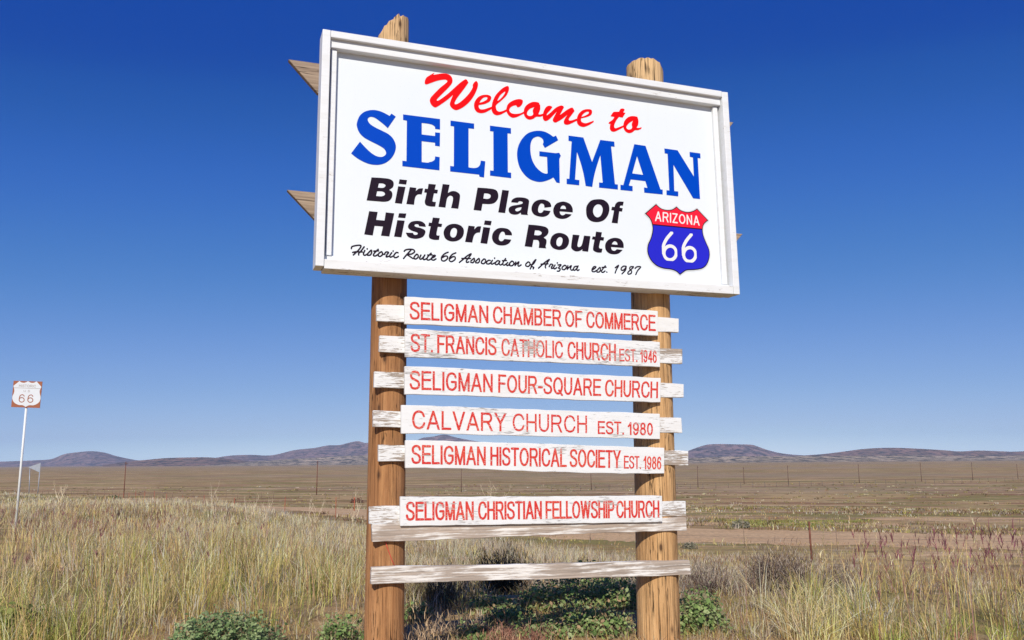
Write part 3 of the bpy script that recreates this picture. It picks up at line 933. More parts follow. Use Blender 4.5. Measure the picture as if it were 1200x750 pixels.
for w_, cs in (
 (B1, ['105,395! 188,403! 173,480! 255,487! 267,407! 350,416! 302,642! 220,634! 240,545! 158,538! 140,632! 57,622!']),
 (B1, ['397,415! 468,418! 458,463! 387,457!']), (B1, ['380,483! 452,488! 420,650! 348,643!']),
 (B1, ['658,548! 592,542! 585,525 560,522 548,532 560,548 610,560 650,582 652,610 630,645 580,663 530,662 485,645 462,605! 532,607! 545,625 570,625 580,612 565,600 520,585 488,560 488,530 515,500 565,490 615,495 650,520']),
 (B1, ['727,457! 795,463! 783,515! 818,520! 810,550! 776,547! 763,615 770,632 793,632! 787,675! 740,675 700,662 688,640 693,605 706,543! 683,540! 690,505! 715,510!']),
 (B1, ['832,600 855,550 900,523 955,520 1005,540 1030,580 1022,635 990,672 940,690 885,685 845,655', '897,610 910,572 935,558 958,570 962,600 950,640 925,653 903,640']),
 (B2, ['158,453! 220,460! 215,490! 245,462 283,460! 270,520! 235,525 210,555 195,618! 125,612!']),
 (B2, ['318,402! 385,408! 376,450! 309,443!']), (B2, ['303,467! 371,474! 341,631! 275,623!']),
 (B2, ['583,548! 517,545! 505,515 480,515 460,545 455,582 468,603 490,603 510,583! 577,590! 555,625 510,645 450,643 405,615 388,570 400,520 440,483 490,475 545,487 578,520']),
 (B2, ['745,443! 840,451 915,468 940,500 930,540 892,570! 918,590 920,620 912,655 918,675! 845,670! 848,620 835,595 793,592! 780,663! 707,655!', '808,498! 850,502 873,520 865,540 840,548 800,545!']),
 (B3, ['40,520 60,470 105,443 160,445 205,470 224,510 215,560 180,597 125,607 70,590 43,555', '100,530 108,500 130,482 155,490 160,520 148,558 125,572 105,560']),
 (B3, ['260,457! 326,463! 306,555 315,578 338,572 352,545 370,467! 433,473! 410,625! 352,618! 355,600! 325,618 285,620 250,595 245,560']),
 (B3, ['487,428! 545,435! 537,480! 567,485! 560,517! 530,513! 517,575 525,592 550,595! 542,633! 500,632 465,615 458,590 472,507! 447,503! 455,475! 480,477!']),
 (B3, ['757,588! 755,545 730,505 690,490 645,492 600,515 577,555 582,605 615,640 660,650 705,643 740,615 746,607! 690,600! 672,615 650,612 638,597 635,578!', '640,552! 655,530 672,522 692,535 697,557!'])):
    words_[wi].append((w_, cs))
    if len(words_[wi]) == WL[1][wi]: wi += 1
for lab, wd in zip(('Historic', 'Route'), words_):
    fl = Flat(LOFF)
    for w_, cs in wd: glyph(fl, cs, {None: w_})
    tag(fl.build('lettering', M['black_big'], board), 'bold black italic word ' + lab)

W1, W2, W3 = win(490, 75, 12.5), win(570, 85, 12.5), win(640, 105, 9.375)
ww = {'1': W1, '2': W2, '3': W3}
def wel(first, contours):
    d = dict(ww); d[None] = ww[first]
    return (d, contours)
fl = Flat(LOFF)
# neighbouring letters of the script touch: union of their fields, one region
WEL = [
 wel('1', ['240,125! 220,158! 270,150 350,138 420,142 475,170 503,225 495,280 450,340 380,410 310,480 275,520 280,540! 330,515 430,440 530,350 620,270 690,225 715,235 737,270! 690,340 630,420 570,500 537,560 540,590! 580,580 650,530 730,450 780,380 800,340! 800,305 825,265 855,250 877,290 865,360 820,460 760,545 690,610 620,655 555,675 500,650 465,600 475,540 512,450! 440,515 350,580 280,625 245,635 200,605 172,550 180,500 230,440 320,350 400,285 427,255 410,232 360,230 280,245 200,272 130,297 100,290 98,250 120,200 170,165']),
 wel('1', ['890,600! 888,630 910,660 960,663 1020,645 1090,620! 1090,650! 1040,680 980,710 920,720 865,705 828,660 818,600 835,540 880,485 940,455 1010,450 1055,465 1072,495 1050,545 990,580 930,595', '897,568! 920,530 955,495 1000,485 1015,497 1000,525 950,552']),
 wel('2', ['330,215 325,270 290,340 220,410 145,475 142,520 155,555 190,572 240,562 300,535! 305,565! 250,595 200,618 150,625 105,605 78,555 78,500 90,430 130,340 190,270 250,220 305,197', '272,278 265,310 225,365 165,415 175,380 210,325']),
 wel('2', ['435,480! 455,510! 490,500 525,460 533,410 500,390 440,393 370,420 315,465 292,530 300,585 335,635 385,662 450,650 520,615 555,597! 550,570! 500,595 430,605 370,595 340,565 338,535 360,505 400,485']),
 wel('2', ['770,455! 788,480 788,540 765,605 790,612 835,600! 840,628! 790,647 730,648 690,675 635,690 585,670 552,620 548,560 565,505 610,460 670,432 730,430 775,445', '705,505! 640,530 600,575 598,615 625,635 660,632 685,610 678,560 690,525']),
 wel('2', ['925,485 968,503! 935,550 890,600 885,628! 940,585 1010,520 1060,492 @3 172,174 195,190 185,215 150,280! 190,250 240,215 288,197 312,235! 275,285 250,320 255,340! 290,335 335,318! 340,340! 290,365 240,385 205,380 193,355 205,320 235,275! 180,320 130,350 100,362 75,345 78,315 120,238! @2 980,625 920,685 870,710 835,690 825,640 838,570 875,505']),
 wel('3', ['505,240 495,275 450,300 385,315! 385,345 405,362 440,368 490,352 525,340! 520,358! 470,390 415,410 370,400 342,370 338,320 355,270 395,230 440,215 490,218', '388,300! 405,270 440,245 465,243 468,258 440,280']),
 wel('3', ['840,207 862,218 848,250! 872,255! 840,308! 800,300! 770,340 750,385 750,415 765,425! 800,412 850,392! 855,410! 800,440 750,462 715,455 700,425 705,375! 685,375! 690,358! 730,330 750,300! 707,293! 735,250 760,243 800,243! 815,215']),
 wel('3', ['1005,305 1015,345 1010,390 995,415 1020,420 1050,412! 1045,430! 1010,445 975,447 945,470 910,477 875,462 852,425 850,375 870,330 910,298 955,290 1000,298', '958,340! 915,365 885,400 885,425 905,438 935,432 945,410 940,385 945,360'])]
allp = [[catmull(parse(c, w), True, 6) for c in cs] for w, cs in WEL]
X, Y = grid_for([p for g in allp for q in g for p in q], .004, .0013)
D = np.full(X.shape, 1e9)
for g in allp:
    P = np.array([p for q in g for p in q])
    x0, y0 = P.min(0) - .01; x1, y1 = P.max(0) + .01
    i0, i1_ = np.searchsorted(X[0], [x0, x1]); j0, j1 = np.searchsorted(Y[:, 0], [y0, y1])
    sl = (slice(j0, j1), slice(i0, i1_))
    D[sl] = np.minimum(D[sl], poly_sdf(X[sl], Y[sl], g))
fl.region(X, Y, D)
tag(fl.build('lettering', M['red_big'], board), 'red brush script lettering reading Welcome to')

T1, T2, T3, T4 = win(405, 280, 13.333), win(485, 285, 13.333), win(565, 290, 10), win(670, 295, 13.333)
SCR = [(T1, '90,150 100,120 160,103 220,98 240,115 200,175 120,250|110,210 160,200 260,203|290,122 240,190 205,225 205,250|300,180 278,235 300,255 340,235|338,152 337,158|340,235 400,175 405,215 385,250 345,255|510,160 450,220 435,258 465,265 500,245|440,190 515,185|560,198 520,225 510,260 540,272 575,245 572,210 560,198|575,240 612,238|605,240 630,205 670,210 642,250 635,280 670,272|720,215 690,260 700,285 740,268|744,186 742,192|820,215 790,213 755,255 765,290 800,287 825,270|915,192 940,170 1000,160 1060,168 1077,200 1030,235 960,240 1000,270 1050,305|1020,175 950,250 905,305'),
 (T2, '45,170 15,200 0,235 30,245 65,220 65,185 45,170|110,185 90,235 110,250 150,215 172,183|172,183 145,235 160,257 200,238|270,155 215,215 205,255 235,262 270,243|215,185 285,180|275,232 320,212 335,192 310,190 282,225 280,255 310,264 345,243|535,140 480,165 435,215 435,265 475,277 520,245 525,208 490,200 445,225|655,150 600,175 560,225 555,270 590,287 640,255 645,218 610,210 565,240|710,300 760,260 830,200 895,165 860,220 820,275 828,300 860,290|750,238 885,238|890,278 940,235 945,270 925,302 890,300|965,285 1015,238 1025,275 1005,305 965,305|1095,245 1065,275 1055,308 1090,320 1120,288 1117,255 1095,245'),
 (T3, '95,152 75,150 52,170 55,190 80,192 100,178|120,150 105,180 115,195 150,178|147,122 146,127|205,160 180,155 155,180 160,200 185,195 208,160|208,160 200,190 215,205 235,193|275,130 250,165 242,195 258,207 280,193|238,155 285,152|300,175 285,195 295,212 325,193|350,158 325,180 318,205 345,215 370,195 368,170 350,158|370,190 395,183|395,170 385,212|387,208 430,167 420,205 430,219 457,203|540,168 515,190 512,213 540,222 560,200 557,177 540,168|560,203 600,192 630,142 600,172 580,215 563,252|575,222 605,232 598,250|660,242 690,215 735,175 787,140 765,175 740,220 745,240|690,195 772,191|785,225 805,195 830,205 812,230 815,246 837,238|855,205 838,235 850,251 875,235|882,178 880,184|890,205 925,203 895,240 915,250 905,275 880,277|965,208 940,230 938,252 962,260 985,237 982,214 965,208|1005,213 997,256|999,252 1045,212 1035,248 1050,267 1065,258|1110,220 1085,225 1070,250 1080,268 1105,250 1125,215 1110,255 1120,270 1137,260'),
 (T4, '320,285 365,255 377,234 345,235 318,275 322,308 360,310 385,290|390,300 440,245 448,285 430,315 395,318|525,220 480,275 465,310 490,322 520,300|475,245 537,240|546,316 550,320|680,250 732,212 700,275 678,332|850,228 810,225 775,255 775,285 810,285 848,243 852,228|852,228 840,285 785,345|965,233 920,235 905,265 935,300 930,335 890,350 875,330 905,295 962,245|990,260 1020,235 1077,238 1030,295 1000,357')]
strokes = []
for w_, txt in SCR:
    for st in txt.split('|'):
        pts = [tuple(map(float, t.split(','))) for t in st.split()]
        strokes.append(catmull([(*w_(x, y), False) for x, y in pts], False, 5))
fl = Flat(LOFF)
def fields(strokes, hws, step):
    X, Y = grid_for([p for s in strokes for p in s], .006, step)
    D = np.full(X.shape, 1e9)
    for s, hw in zip(strokes, hws):
        P = np.array(s)
        x0, y0 = P.min(0) - hw - .005; x1, y1 = P.max(0) + hw + .005
        i0, i1_ = np.searchsorted(X[0], [x0, x1]); j0, j1 = np.searchsorted(Y[:, 0], [y0, y1])
        sl = (slice(j0, j1), slice(i0, i1_))
        D[sl] = np.minimum(D[sl], seg_dist(X[sl], Y[sl], s) - hw)
    return X, Y, D
fl.region(*fields(strokes, [.0041] * len(strokes), .0013))
tag(fl.build('lettering', M['black_big'], board), 'small black script reading Historic Route 66 Association of Arizona est. 1987')

# route shield sticker
SH = win(745, 230, 7.5)
outl = [catmull(parse('178,68! 220,105 270,120 320,115 358,90! 395,122 450,138 500,130 538,108! 637,212! 600,245 588,290 595,345 620,410 645,470 648,535 625,600 585,635 520,648 450,652 420,668 388,692! 355,662 310,645 240,635 180,610 130,560 103,495 105,430 130,370 145,310 145,260 125,200 80,152!', {None: SH}), True, 6)]
X, Y = grid_for(outl[0], .02, .0013)
DS = poly_sdf(X, Y, outl)
def shield_part(name, D, off, mat, parent, label=None):
    f = Flat(off); f.region(X, Y, D)
    o = f.build(name, mat, parent)
    if label: tag(o, label)
    return o
shield = shield_part('route_shield', DS - .0065, LOFF, M['shield_grey'], board, 'red and blue Arizona 66 route shield')
shield_part('outline', DS, LOFF - .001, M['black_big'], shield)
A_, B__ = SH(145, 249), SH(590, 291)
dx, dy = B__[0] - A_[0], B__[1] - A_[1]
HP = ((Y - A_[1]) * dx - (X - A_[0]) * dy) / math.hypot(dx, dy)     # > 0 above the dividing bar
shield_part('red_field', np.maximum(DS + .0058, -(HP - .0038)), LOFF - .002, M['shield_red'], shield)
shield_part('blue_field', np.maximum(DS + .0058, HP + .0038), LOFF - .002, M['shield_blue'], shield)
fl = Flat(LOFF - .003)
word(fl, 'ARIZONA', [SH(172, 132), SH(553, 174), SH(557, 259), SH(170, 219)], .0043, gap=0.30)
fl.build('lettering', M['shield_white'], shield)
fl = Flat(LOFF - .003)
for st, (cx, cy, rx, ry) in (('314,322 268,378 242,435 237,498', (300, 499, 56, 61)), ('486,338 442,393 416,450 411,510', (472, 513, 55, 61))):
    a = catmull([(*SH(*map(float, t.split(','))), False) for t in st.split()], False, 8)
    ring = [SH(x, y) for x, y in el(cx, cy, rx - 2, ry, 0, 360, 40)]
    fl.region(*fields([a, ring], [.0105, .0105], .0013))
fl.build('numerals', M['shield_white'], shield)

# ------------------------------------------------------------------ the two logs
PF = 0.140                     # front of the logs, behind the board front
def make_log(edges, top_px, mat, label, seed, cut_fn):
    zs, us, hs_ = [], [], []
    for py, xl, xr in edges:
        (ul, zl), (ur, zr) = loc(xl, py, PF + .1), loc(xr, py, PF + .1)
        zs.append((zl + zr) / 2); us.append((ul + ur) / 2); hs_.append((ur - ul) / 2)
    ku = np.polyfit(zs, us, 1); kr = np.polyfit(zs, hs_, 1)
    ztop = loc(*top_px, PF + .01)[1]
    u0 = ku[1]
    zb = gz1(*wpos(u0, PF + .1, 0).xy)
    t = root_at('log_post', label, 'wooden post', u0, PF + .1, zb)
    lev = np.concatenate([np.linspace(zb - .25, ztop - .3, 60), np.linspace(ztop - .28, ztop, 9)])
    n = 40
    V, F = [], []
    for i, z in enumerate(lev):
        r = np.polyval(kr, z); cx = np.polyval(ku, z) - u0
        for k in range(n):
            a = 2 * math.pi * k / n
            rr = r * (1 + .022 * (vnoise(np.array([k * .45 + 3]), np.array([z * .8]), seed)[0] - .5) + .03 * (vnoise(np.array([math.cos(a) * 2 + 5]), np.array([math.sin(a) * 2 + z * .5]), seed + 5)[0] - .5))
            x, y = cx + rr * math.cos(a), rr * math.sin(a)
            zz = z
            if i >= 60:
                zl = ztop - cut_fn(math.cos(a), math.sin(a)) + .016 * (vnoise(np.array([k * 1.7]), np.array([0.0]), seed)[0] - .5) - (.04 if seed == 1 and k in (28, 32) else 0)
                zz = lev[59] + (zl - lev[59]) * (i - 59) / 9
            V.append((x, y, zz - zb))
    for i in range(len(lev) - 1):
        for k in range(n):
            k2 = (k + 1) % n
            F.append((i * n + k, i * n + k2, (i + 1) * n + k2, (i + 1) * n + k))
    ring = V[-n:]
    s0 = len(V)
    V += ring                                   # own vertices, so the sawn edge stays crisp
    half = n // 4
    for k in range(n // 2 - 1):                 # strips across the sawn top
        a0, a1 = (half + k) % n, (half + k + 1) % n
        b0_, b1_ = (half - k) % n, (half - k - 1) % n
        F.append(tuple(dict.fromkeys((s0 + b0_, s0 + a0, s0 + a1, s0 + b1_))))
    F = [f for f in F if len(f) > 2]
    o = link('log', pymesh('log', V, F, True), mat, t)
    for p in o.data.polygons[-(n // 2 - 1):]: p.use_smooth = False
    return t, ku, kr, u0, zb

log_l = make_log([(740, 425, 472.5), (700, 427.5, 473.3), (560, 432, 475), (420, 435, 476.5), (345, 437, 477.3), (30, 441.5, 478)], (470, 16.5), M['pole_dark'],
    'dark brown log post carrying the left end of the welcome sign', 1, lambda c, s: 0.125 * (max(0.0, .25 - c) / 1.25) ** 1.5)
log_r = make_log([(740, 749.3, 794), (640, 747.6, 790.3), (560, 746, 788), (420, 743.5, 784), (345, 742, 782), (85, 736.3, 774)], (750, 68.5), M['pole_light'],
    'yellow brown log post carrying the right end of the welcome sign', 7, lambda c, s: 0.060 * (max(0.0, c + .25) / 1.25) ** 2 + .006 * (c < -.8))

# rough cross beams on the back of the logs, ends sawn at a slant
BO = 0.352
for lab, pts in (('grey brown cross beam with slanted end, behind the upper half of the sign', [(337.5, 71), (857.8, 144.5), (846, 160), (372, 110.5)]),
                 ('grey brown cross beam with slanted end, behind the lower half of the sign', [(336, 223.5), (868.5, 275), (855, 291), (369, 258.5)])):
    P = [loc(x, y, BO) for x, y in pts]
    zc = sum(p[1] for p in P) / 4; uc = sum(p[0] for p in P) / 4
    o = link('cross_beam', prism('cross_beam', [(u - uc, z - zc) for u, z in P], -.019, .019, .002), M['plank_raw'] if 'plank_raw' in M else M['beam'])
    o.location = wpos(uc, BO, zc); o.rotation_euler = (0, 0, YAW)
    tag(o, lab, 'beam', 'cross beams behind the sign')

# ------------------------------------------------------------------ name planks
def board_mesh(name, quad, o0, o1, seed, uc, zc, jit=.0018):
    """plank from its four face corners, long edges slightly wavy"""
    TL, TR, BR, BL = [np.array(q) for q in quad]
    k = 28
    rs = np.random.default_rng(seed)
    bow, bw2 = rs.normal(0, .0018), rs.normal(0, .0018)
    ed = lambda i: np.array([0, (rs.random() - .5) * 2 * jit + (-.002 * rs.random() if i in (0, k) else 0)])
    top = [tuple(TL + (TR - TL) * i / k + ed(i) + np.array([0, bow * math.sin(math.pi * i / k * 1.4)])) for i in range(k + 1)]
    bot = [tuple(BR + (BL - BR) * i / k + ed(i) + np.array([0, bw2 * math.sin(math.pi * i / k * 1.7)])) for i in range(k + 1)]
    return prism(name, [(u - uc, z - zc) for u, z in top + bot], o0, o1, .0022, 1)

def plank_sign(label, back, face, words, wear_b, wear_f, seed, fwd=0.0):
    bt, ft = .026, .024
    q = [loc(x, y, PF - bt - fwd) for x, y in back]
    f = [loc(x, y, PF - bt - ft - fwd) for x, y in face]
    uc, zc = sum(p[0] for p in f) / 4, sum(p[1] for p in f) / 4
    t = root_at('name_plank', label, 'name plank', uc, PF - bt - fwd, zc, 'red lettered name planks on the logs')
    link('backing_board', board_mesh('backing_board', q, 0, bt, seed, uc, zc), M['back%d' % wear_b], t)
    fb = link('face_board', board_mesh('face_board', f, -ft, -.0005, seed + 50, uc, zc), M['face%d' % wear_f], t)
    TL, TR, BR, BL = [np.array(p) - np.array([uc, zc]) for p in f]
    fx0, fx1 = face[0][0], face[1][0]
    for txt, x0, x1, ta, tb, hw in words:
        s0, s1 = (x0 - fx0) / (fx1 - fx0), (x1 - fx0) / (fx1 - fx0)
        def pt(s, t_):
            a = TL + (TR - TL) * s; b = BL + (BR - BL) * s
            return a + (b - a) * t_
        fl = Flat(-ft - .0014)
        word(fl, txt, [pt(s0, ta), pt(s1, ta), pt(s1, tb), pt(s0, tb)], hw)
        fl.build('lettering', M['red%d' % wear_f], fb)
    return t

for k in (0, 1, 2):
    M['face%d' % k] = paint_mat('plank_paint_face_%d' % k, (.080, .110, .135)[k], (0.72, 0.735, 0.745), (0.42, 0.40, 0.38), soft=0.05)
    M['red%d' % k] = wear_letters((.080, .110, .135)[k])
    M['back%d' % k] = paint_mat('plank_paint_back_%d' % k, (.12, .155, .175)[k], (0.72, 0.73, 0.735), (0.42, 0.35, 0.29), soft=0.03)
H0, H1 = .0061, .0052
plank_sign('white plank lettered in red for the Chamber of Commerce, topmost of the planks',
    [(441.4, 356.4), (795.6, 372.8), (795.6, 389.6), (441.6, 375.6)], [(474.4, 347.4), (771, 364.4), (771.4, 393.2), (474.4, 379.6)],
    [('SELIGMAN', 480, 565, .17, .83, H0), ('CHAMBER', 571, 649.6, .17, .83, H0), ('OF', 655.2, 674.8, .17, .83, H0), ('COMMERCE', 680.8, 767, .17, .83, H0)], 0, 0, 1)
plank_sign('flaking white plank lettered in red for the Catholic church, est. 1946',
    [(445, 393.2), (799.8, 408.8), (799.8, 426.4), (444.4, 412.4)], [(475, 385), (773.4, 401), (773.8, 430), (475, 418)],
    [('ST.', 481, 504, .16, .82, H0), ('FRANCIS', 509.4, 574, .16, .82, H0), ('CATHOLIC', 580.6, 651.4, .16, .83, H0 * .9), ('CHURCH', 658, 716.4, .16, .84, H0), ('EST.', 721.4, 743.6, .34, .84, H1 * .85), ('1946', 748, 768.4, .34, .85, H1 * .85)], 1, 2, 2)
plank_sign('white plank lettered in red for the Four-Square church',
    [(438.8, 435.2), (801.4, 449), (801.4, 466), (438.4, 454.8)], [(474.4, 428.6), (774.6, 443), (774.2, 471.4), (474.4, 462)],
    [('SELIGMAN', 480, 570, .15, .83, H0), ('FOUR-SQUARE', 577, 698, .15, .83, H0), ('CHURCH', 704, 770.4, .16, .84, H0)], 1, 0, 3)
plank_sign('white plank lettered in red for Calvary church, est. 1980',
    [(437.4, 481.2), (798.6, 489.6), (799.8, 507.4), (437.4, 500.4)], [(470.4, 474), (773.4, 485), (773.6, 514.4), (470.4, 507.6)],
    [('CALVARY', 482, 585, .18, .85, H0), ('CHURCH', 593, 681, .17, .84, H0 * .9), ('EST.', 694.6, 726.6, .36, .86, H1), ('1980', 732.4, 763.6, .37, .87, H1)], 1, 0, 4)
plank_sign('white plank lettered in red for the historical society, est. 1986',
    [(443.6, 521), (806.8, 528.4), (806.8, 545.4), (443.6, 540.8)], [(475.2, 515.6), (778.6, 524.4), (778.6, 555), (475.2, 549.2)],
    [('SELIGMAN', 482, 562, .155, .83, H0), ('HISTORICAL', 568, 655.6, .155, .83, H0), ('SOCIETY', 660.6, 722, .155, .83, H0), ('EST.', 727, 748, .35, .84, H1 * .85), ('1986', 752, 774, .35, .85, H1 * .85)], 2, 0, 5)
plank_sign('white plank lettered in red for the Christian fellowship church, lowest of the lettered planks',
    [(432.8, 593.6), (803.6, 586.6), (804.3, 605.2), (432.8, 613.6)], [(469.2, 582), (776, 581.2), (776.4, 612), (469.2, 616.6)],
    [('SELIGMAN', 475.6, 548, .17, .82, H0), ('CHRISTIAN', 554, 626, .17, .82, H0), ('FELLOWSHIP', 631.4, 714, .17, .82, H0), ('CHURCH', 717.6, 771.4, .17, .82, H0)], 1, 1, 6)

M['weathered'] = paint_mat('weathered_plank_paint', .215, (0.75, 0.73, 0.70), (0.50, 0.41, 0.34), .7, LONG, 0.07)
M['weathered2'] = paint_mat('weathered_plank_paint_mottled', .200, (0.75, 0.73, 0.70), (0.48, 0.40, 0.335), .7, LONG, 0.06)
for lab, q, mt, sd in (('bare weathered plank with flaking white paint, right under the fellowship church plank', [(436, 614.6), (804.3, 606), (805, 621.8), (436.5, 634.5)], M['weathered'], 21),
                   ('blank weathered plank with flaking white paint, lowest across the two logs', [(435.5, 664.2), (808.3, 657), (810, 673.4), (434.8, 684.9)], M['weathered2'], 22)):
    P = [loc(x, y, PF - .034) for x, y in q]
    uc, zc = sum(p[0] for p in P) / 4, sum(p[1] for p in P) / 4
    o = link('bare_plank', board_mesh('bare_plank', P, 0, .034, sd, uc, zc, .002), mt)
    o.location = wpos(uc, PF - .034, zc); o.rotation_euler = (0, 0, YAW)
    tag(o, lab, 'plank', 'bare weathered planks')
# thin red cord hanging on the left log
cpts = []
for x, y in ((451.5, 634), (453.5, 641), (456.5, 649), (459, 656), (462.5, 663.5)):
    u, z = loc(x, y, PF - .004)
    cpts.append((u, -.004 - .004 * (y > 640), z))
c0 = cpts[0]
o = link('cord', tube('cord', [(u - c0[0], y, z - c0[2]) for u, y, z in cpts], .0022, 6), M['cord'])
o.location = wpos(c0[0], PF, c0[2]); o.rotation_euler = (0, 0, YAW)
tag(o, 'thin red cord hanging down the left log between the two lowest planks', 'cord')

# ------------------------------------------------------------------ distant route marker and pennant sign
def flat_quad(name, poly, y0, y1, mat, parent, bev=0.0):
    return link(name, prism(name, poly, y0, y1, bev), mat, parent)
RY = 18.0
rp = at_depth(17.2, 618, RY); rg = gz1(rp.x, rp.y)
rs_ = thing('route_marker', 'square brown and white historic US 66 marker on a white post in the grass', 'road sign', (rp.x, rp.y, rg))
def rl(px, py, y=RY):
    p = at_depth(px, py, y); return (p.x - rp.x, p.z - rg)
tp = rl(32.2, 452); ft_ = (0.0, -0.15)
link('post', tube('post', [(ft_[0], 0.03, ft_[1]), (tp[0], 0.03, tp[1])], .026, 6), M['galv'], rs_)
rq = [rl(16.3, 446.2), rl(50, 447.2), rl(46.9, 478.2), rl(13.4, 477)]
plate = flat_quad('sign_plate', rq, -.012, -.009 + .006, M['sign_brown'], rs_, .0)
wr = lambda x, y: rl(x / 13.64, 435 + y / 13.64)
def rparse(t): return catmull([(*wr(*map(float, k.rstrip('!').split(','))), k.endswith('!')) for k in t.split()], True, 6)
so = rparse('318,158! 350,180 400,185 455,160! 500,185 550,185 590,163! 668,252! 645,300 640,345 655,420 640,480 600,520 540,545 470,545 415,572! 370,545 310,540 250,515 212,470 203,410 228,350 235,300 220,235!')
X, Y = grid_for(so, .01, .006)
f_ = Flat(-.0135); Dw = poly_sdf(X, Y, [so]); f_.region(X, Y, Dw)
shd = f_.build('shield', M['sign_white'], plate)
f_ = Flat(-.0150)
word(f_, 'HISTORIC', [wr(312, 212), wr(580, 220), wr(578, 262), wr(310, 252)], .0048, .003, .25)
a, b = wr(232, 262), wr(650, 276)
f_.add([a, b, (b[0], b[1] - .009), (a[0], a[1] - .009)], [(0, 1, 2, 3)])
word(f_, 'U', [wr(385, 300), wr(418, 301), wr(416, 335), wr(383, 334)], .004, .003)
word(f_, 'S', [wr(452, 302), wr(482, 303), wr(480, 337), wr(450, 336)], .004, .003)
f_.build('lettering', M['sign_faded'], shd)
f_ = Flat(-.0165)
word(f_, '66', [wr(308, 366), wr(545, 372), wr(538, 508), wr(302, 502)], .0085, .003, .28)
f_.build('numerals', M['sign_brown'], shd)

PY_ = 73.0
pp = at_depth(39.5, 576, PY_); pg = gz1(pp.x, pp.y)
ps = thing('pennant_sign', 'small grey pennant sign seen from behind on two thin legs, far left', 'road sign', (pp.x, pp.y, pg))
def pl_(px, py): q = at_depth(px, py, PY_); return (q.x - pp.x, q.z - pg)
flat_quad('sign_plate', [pl_(33.3, 547.4), pl_(48.0, 542.4), pl_(47.0, 553.8)], -.03, -.01, M['sign_back'], ps)
for a, b in ((34.8, 34.2), (46.6, 44.3)):
    A, B = pl_(a, 549), pl_(b, 577)
    link('leg', tube('leg', [(B[0], 0.02, -.2), (A[0], 0.02, A[1])], .035, 6), M['sign_back'], ps)

# ------------------------------------------------------------------ fences, poles, marker posts on the plain
def fence(name, label, pts, h, spacing, wires, mat, pr, group=None, tilt=.03, wire_r=.004):
    P = np.array(catmull([(x, y, False) for x, y in pts], False, 30))
    s = np.concatenate([[0], np.cumsum(np.linalg.norm(np.diff(P, axis=0), axis=1))])
    n = int(s[-1] / spacing)
    ss = np.linspace(0, s[-1], n + 1)
    xs, ys = np.interp(ss, s, P[:, 0]), np.interp(ss, s, P[:, 1])
    o = (xs[0], ys[0], gz1(xs[0], ys[0]))
    t = thing(name, label, 'fence', o, 0, group)
    tops = []
    base = None
    for x, y in zip(xs, ys):
        g = gz1(x, y)
        dx, dy = random.gauss(0, tilt), random.gauss(0, tilt)
        hh = h * random.uniform(.92, 1.06)
        p = link('fence_post', tube('fence_post', [(0, 0, -.2), (dx * hh, dy * hh, hh)], pr, 5), mat, t)
        p.location = (x - o[0], y - o[1], g - o[2])
        tops.append((x - o[0], y - o[1], g - o[2], dx, dy))
    for k in range(wires):
        f = (k + 1) / (wires + .15)
        pts3 = [(x + dx * h * f, y + dy * h * f - pr, z + h * f) for x, y, z, dx, dy in tops]
        link('wire', tube('wire', pts3, wire_r, 3, False), M['wire'], t)
    return t
fence('wire_fence', 'thin rusty post and wire fence along the dirt track, right of the sign',
      [(3.0, 34.5), (8.5, 31.0), (14, 30.2), (24, 30), (36, 30)], 1.15, 2.9, 3, M['post_grey'], .010)
fence('wire_fence', 'thin rusty post and wire fence crossing the dry grass left of the sign',
      [(-50, 108), (-33, 78), (-20, 58), (-12, 50), (-6, 43)], 1.25, 5.5, 3, M['red_rust'], .020)
fence('wire_fence', 'long far fence of grey posts across the plain on the left',
      [(-150, 255), (-95, 215), (-50, 196), (-10, 190)], 1.5, 3.2, 4, M['post_grey'], .05, wire_r=.012)
fence('wire_fence', 'long far fence of pale posts beyond the telegraph poles on the right',
      [(10, 228), (80, 255), (160, 290), (260, 340)], 1.4, 4.2, 2, M['wire'], .05, wire_r=.012)
# red T-post
q = on_ground(952, 668)
q = at_depth(952, 668, 26.0)
g = gz1(q.x, q.y)
topq = at_depth(948, 611, 26.0)
tpz = thing('steel_post', 'rusty red steel fence post standing alone behind the dry brush on the right', 'steel post', (q.x, q.y, g))
link('shaft', tube('shaft', [(0, 0, -.3), (topq.x - q.x, 0, topq.z - g)], .03, 5), M['rust'], tpz)
fl_ = prism('stake_plate', [(-.05, .02), (.05, .02), (.035, .16), (-.035, .16)], .02, .026)
link('stake_plate', fl_, M['rust'], tpz)
for px, py, Y, h, lab in ((124, 580, 112, 1.1, 'small orange marker post by the dirt track, far left'), (415, 603, 66, .9, 'small orange marker post by the dirt track, just left of the dark log')):
    q = at_depth(px, py, Y); g = gz1(q.x, q.y)
    mk = thing('marker_post', lab, 'marker post', (q.x, q.y, g), 0, 'orange marker posts')
    link('shaft', tube('shaft', [(0, 0, -.1), (0, 0, h)], .03, 6), M['orange'], mk)
    link('cap', tube('cap', [(0, 0, h), (0, 0, h + .14)], .055, 6), M['orange'], mk)

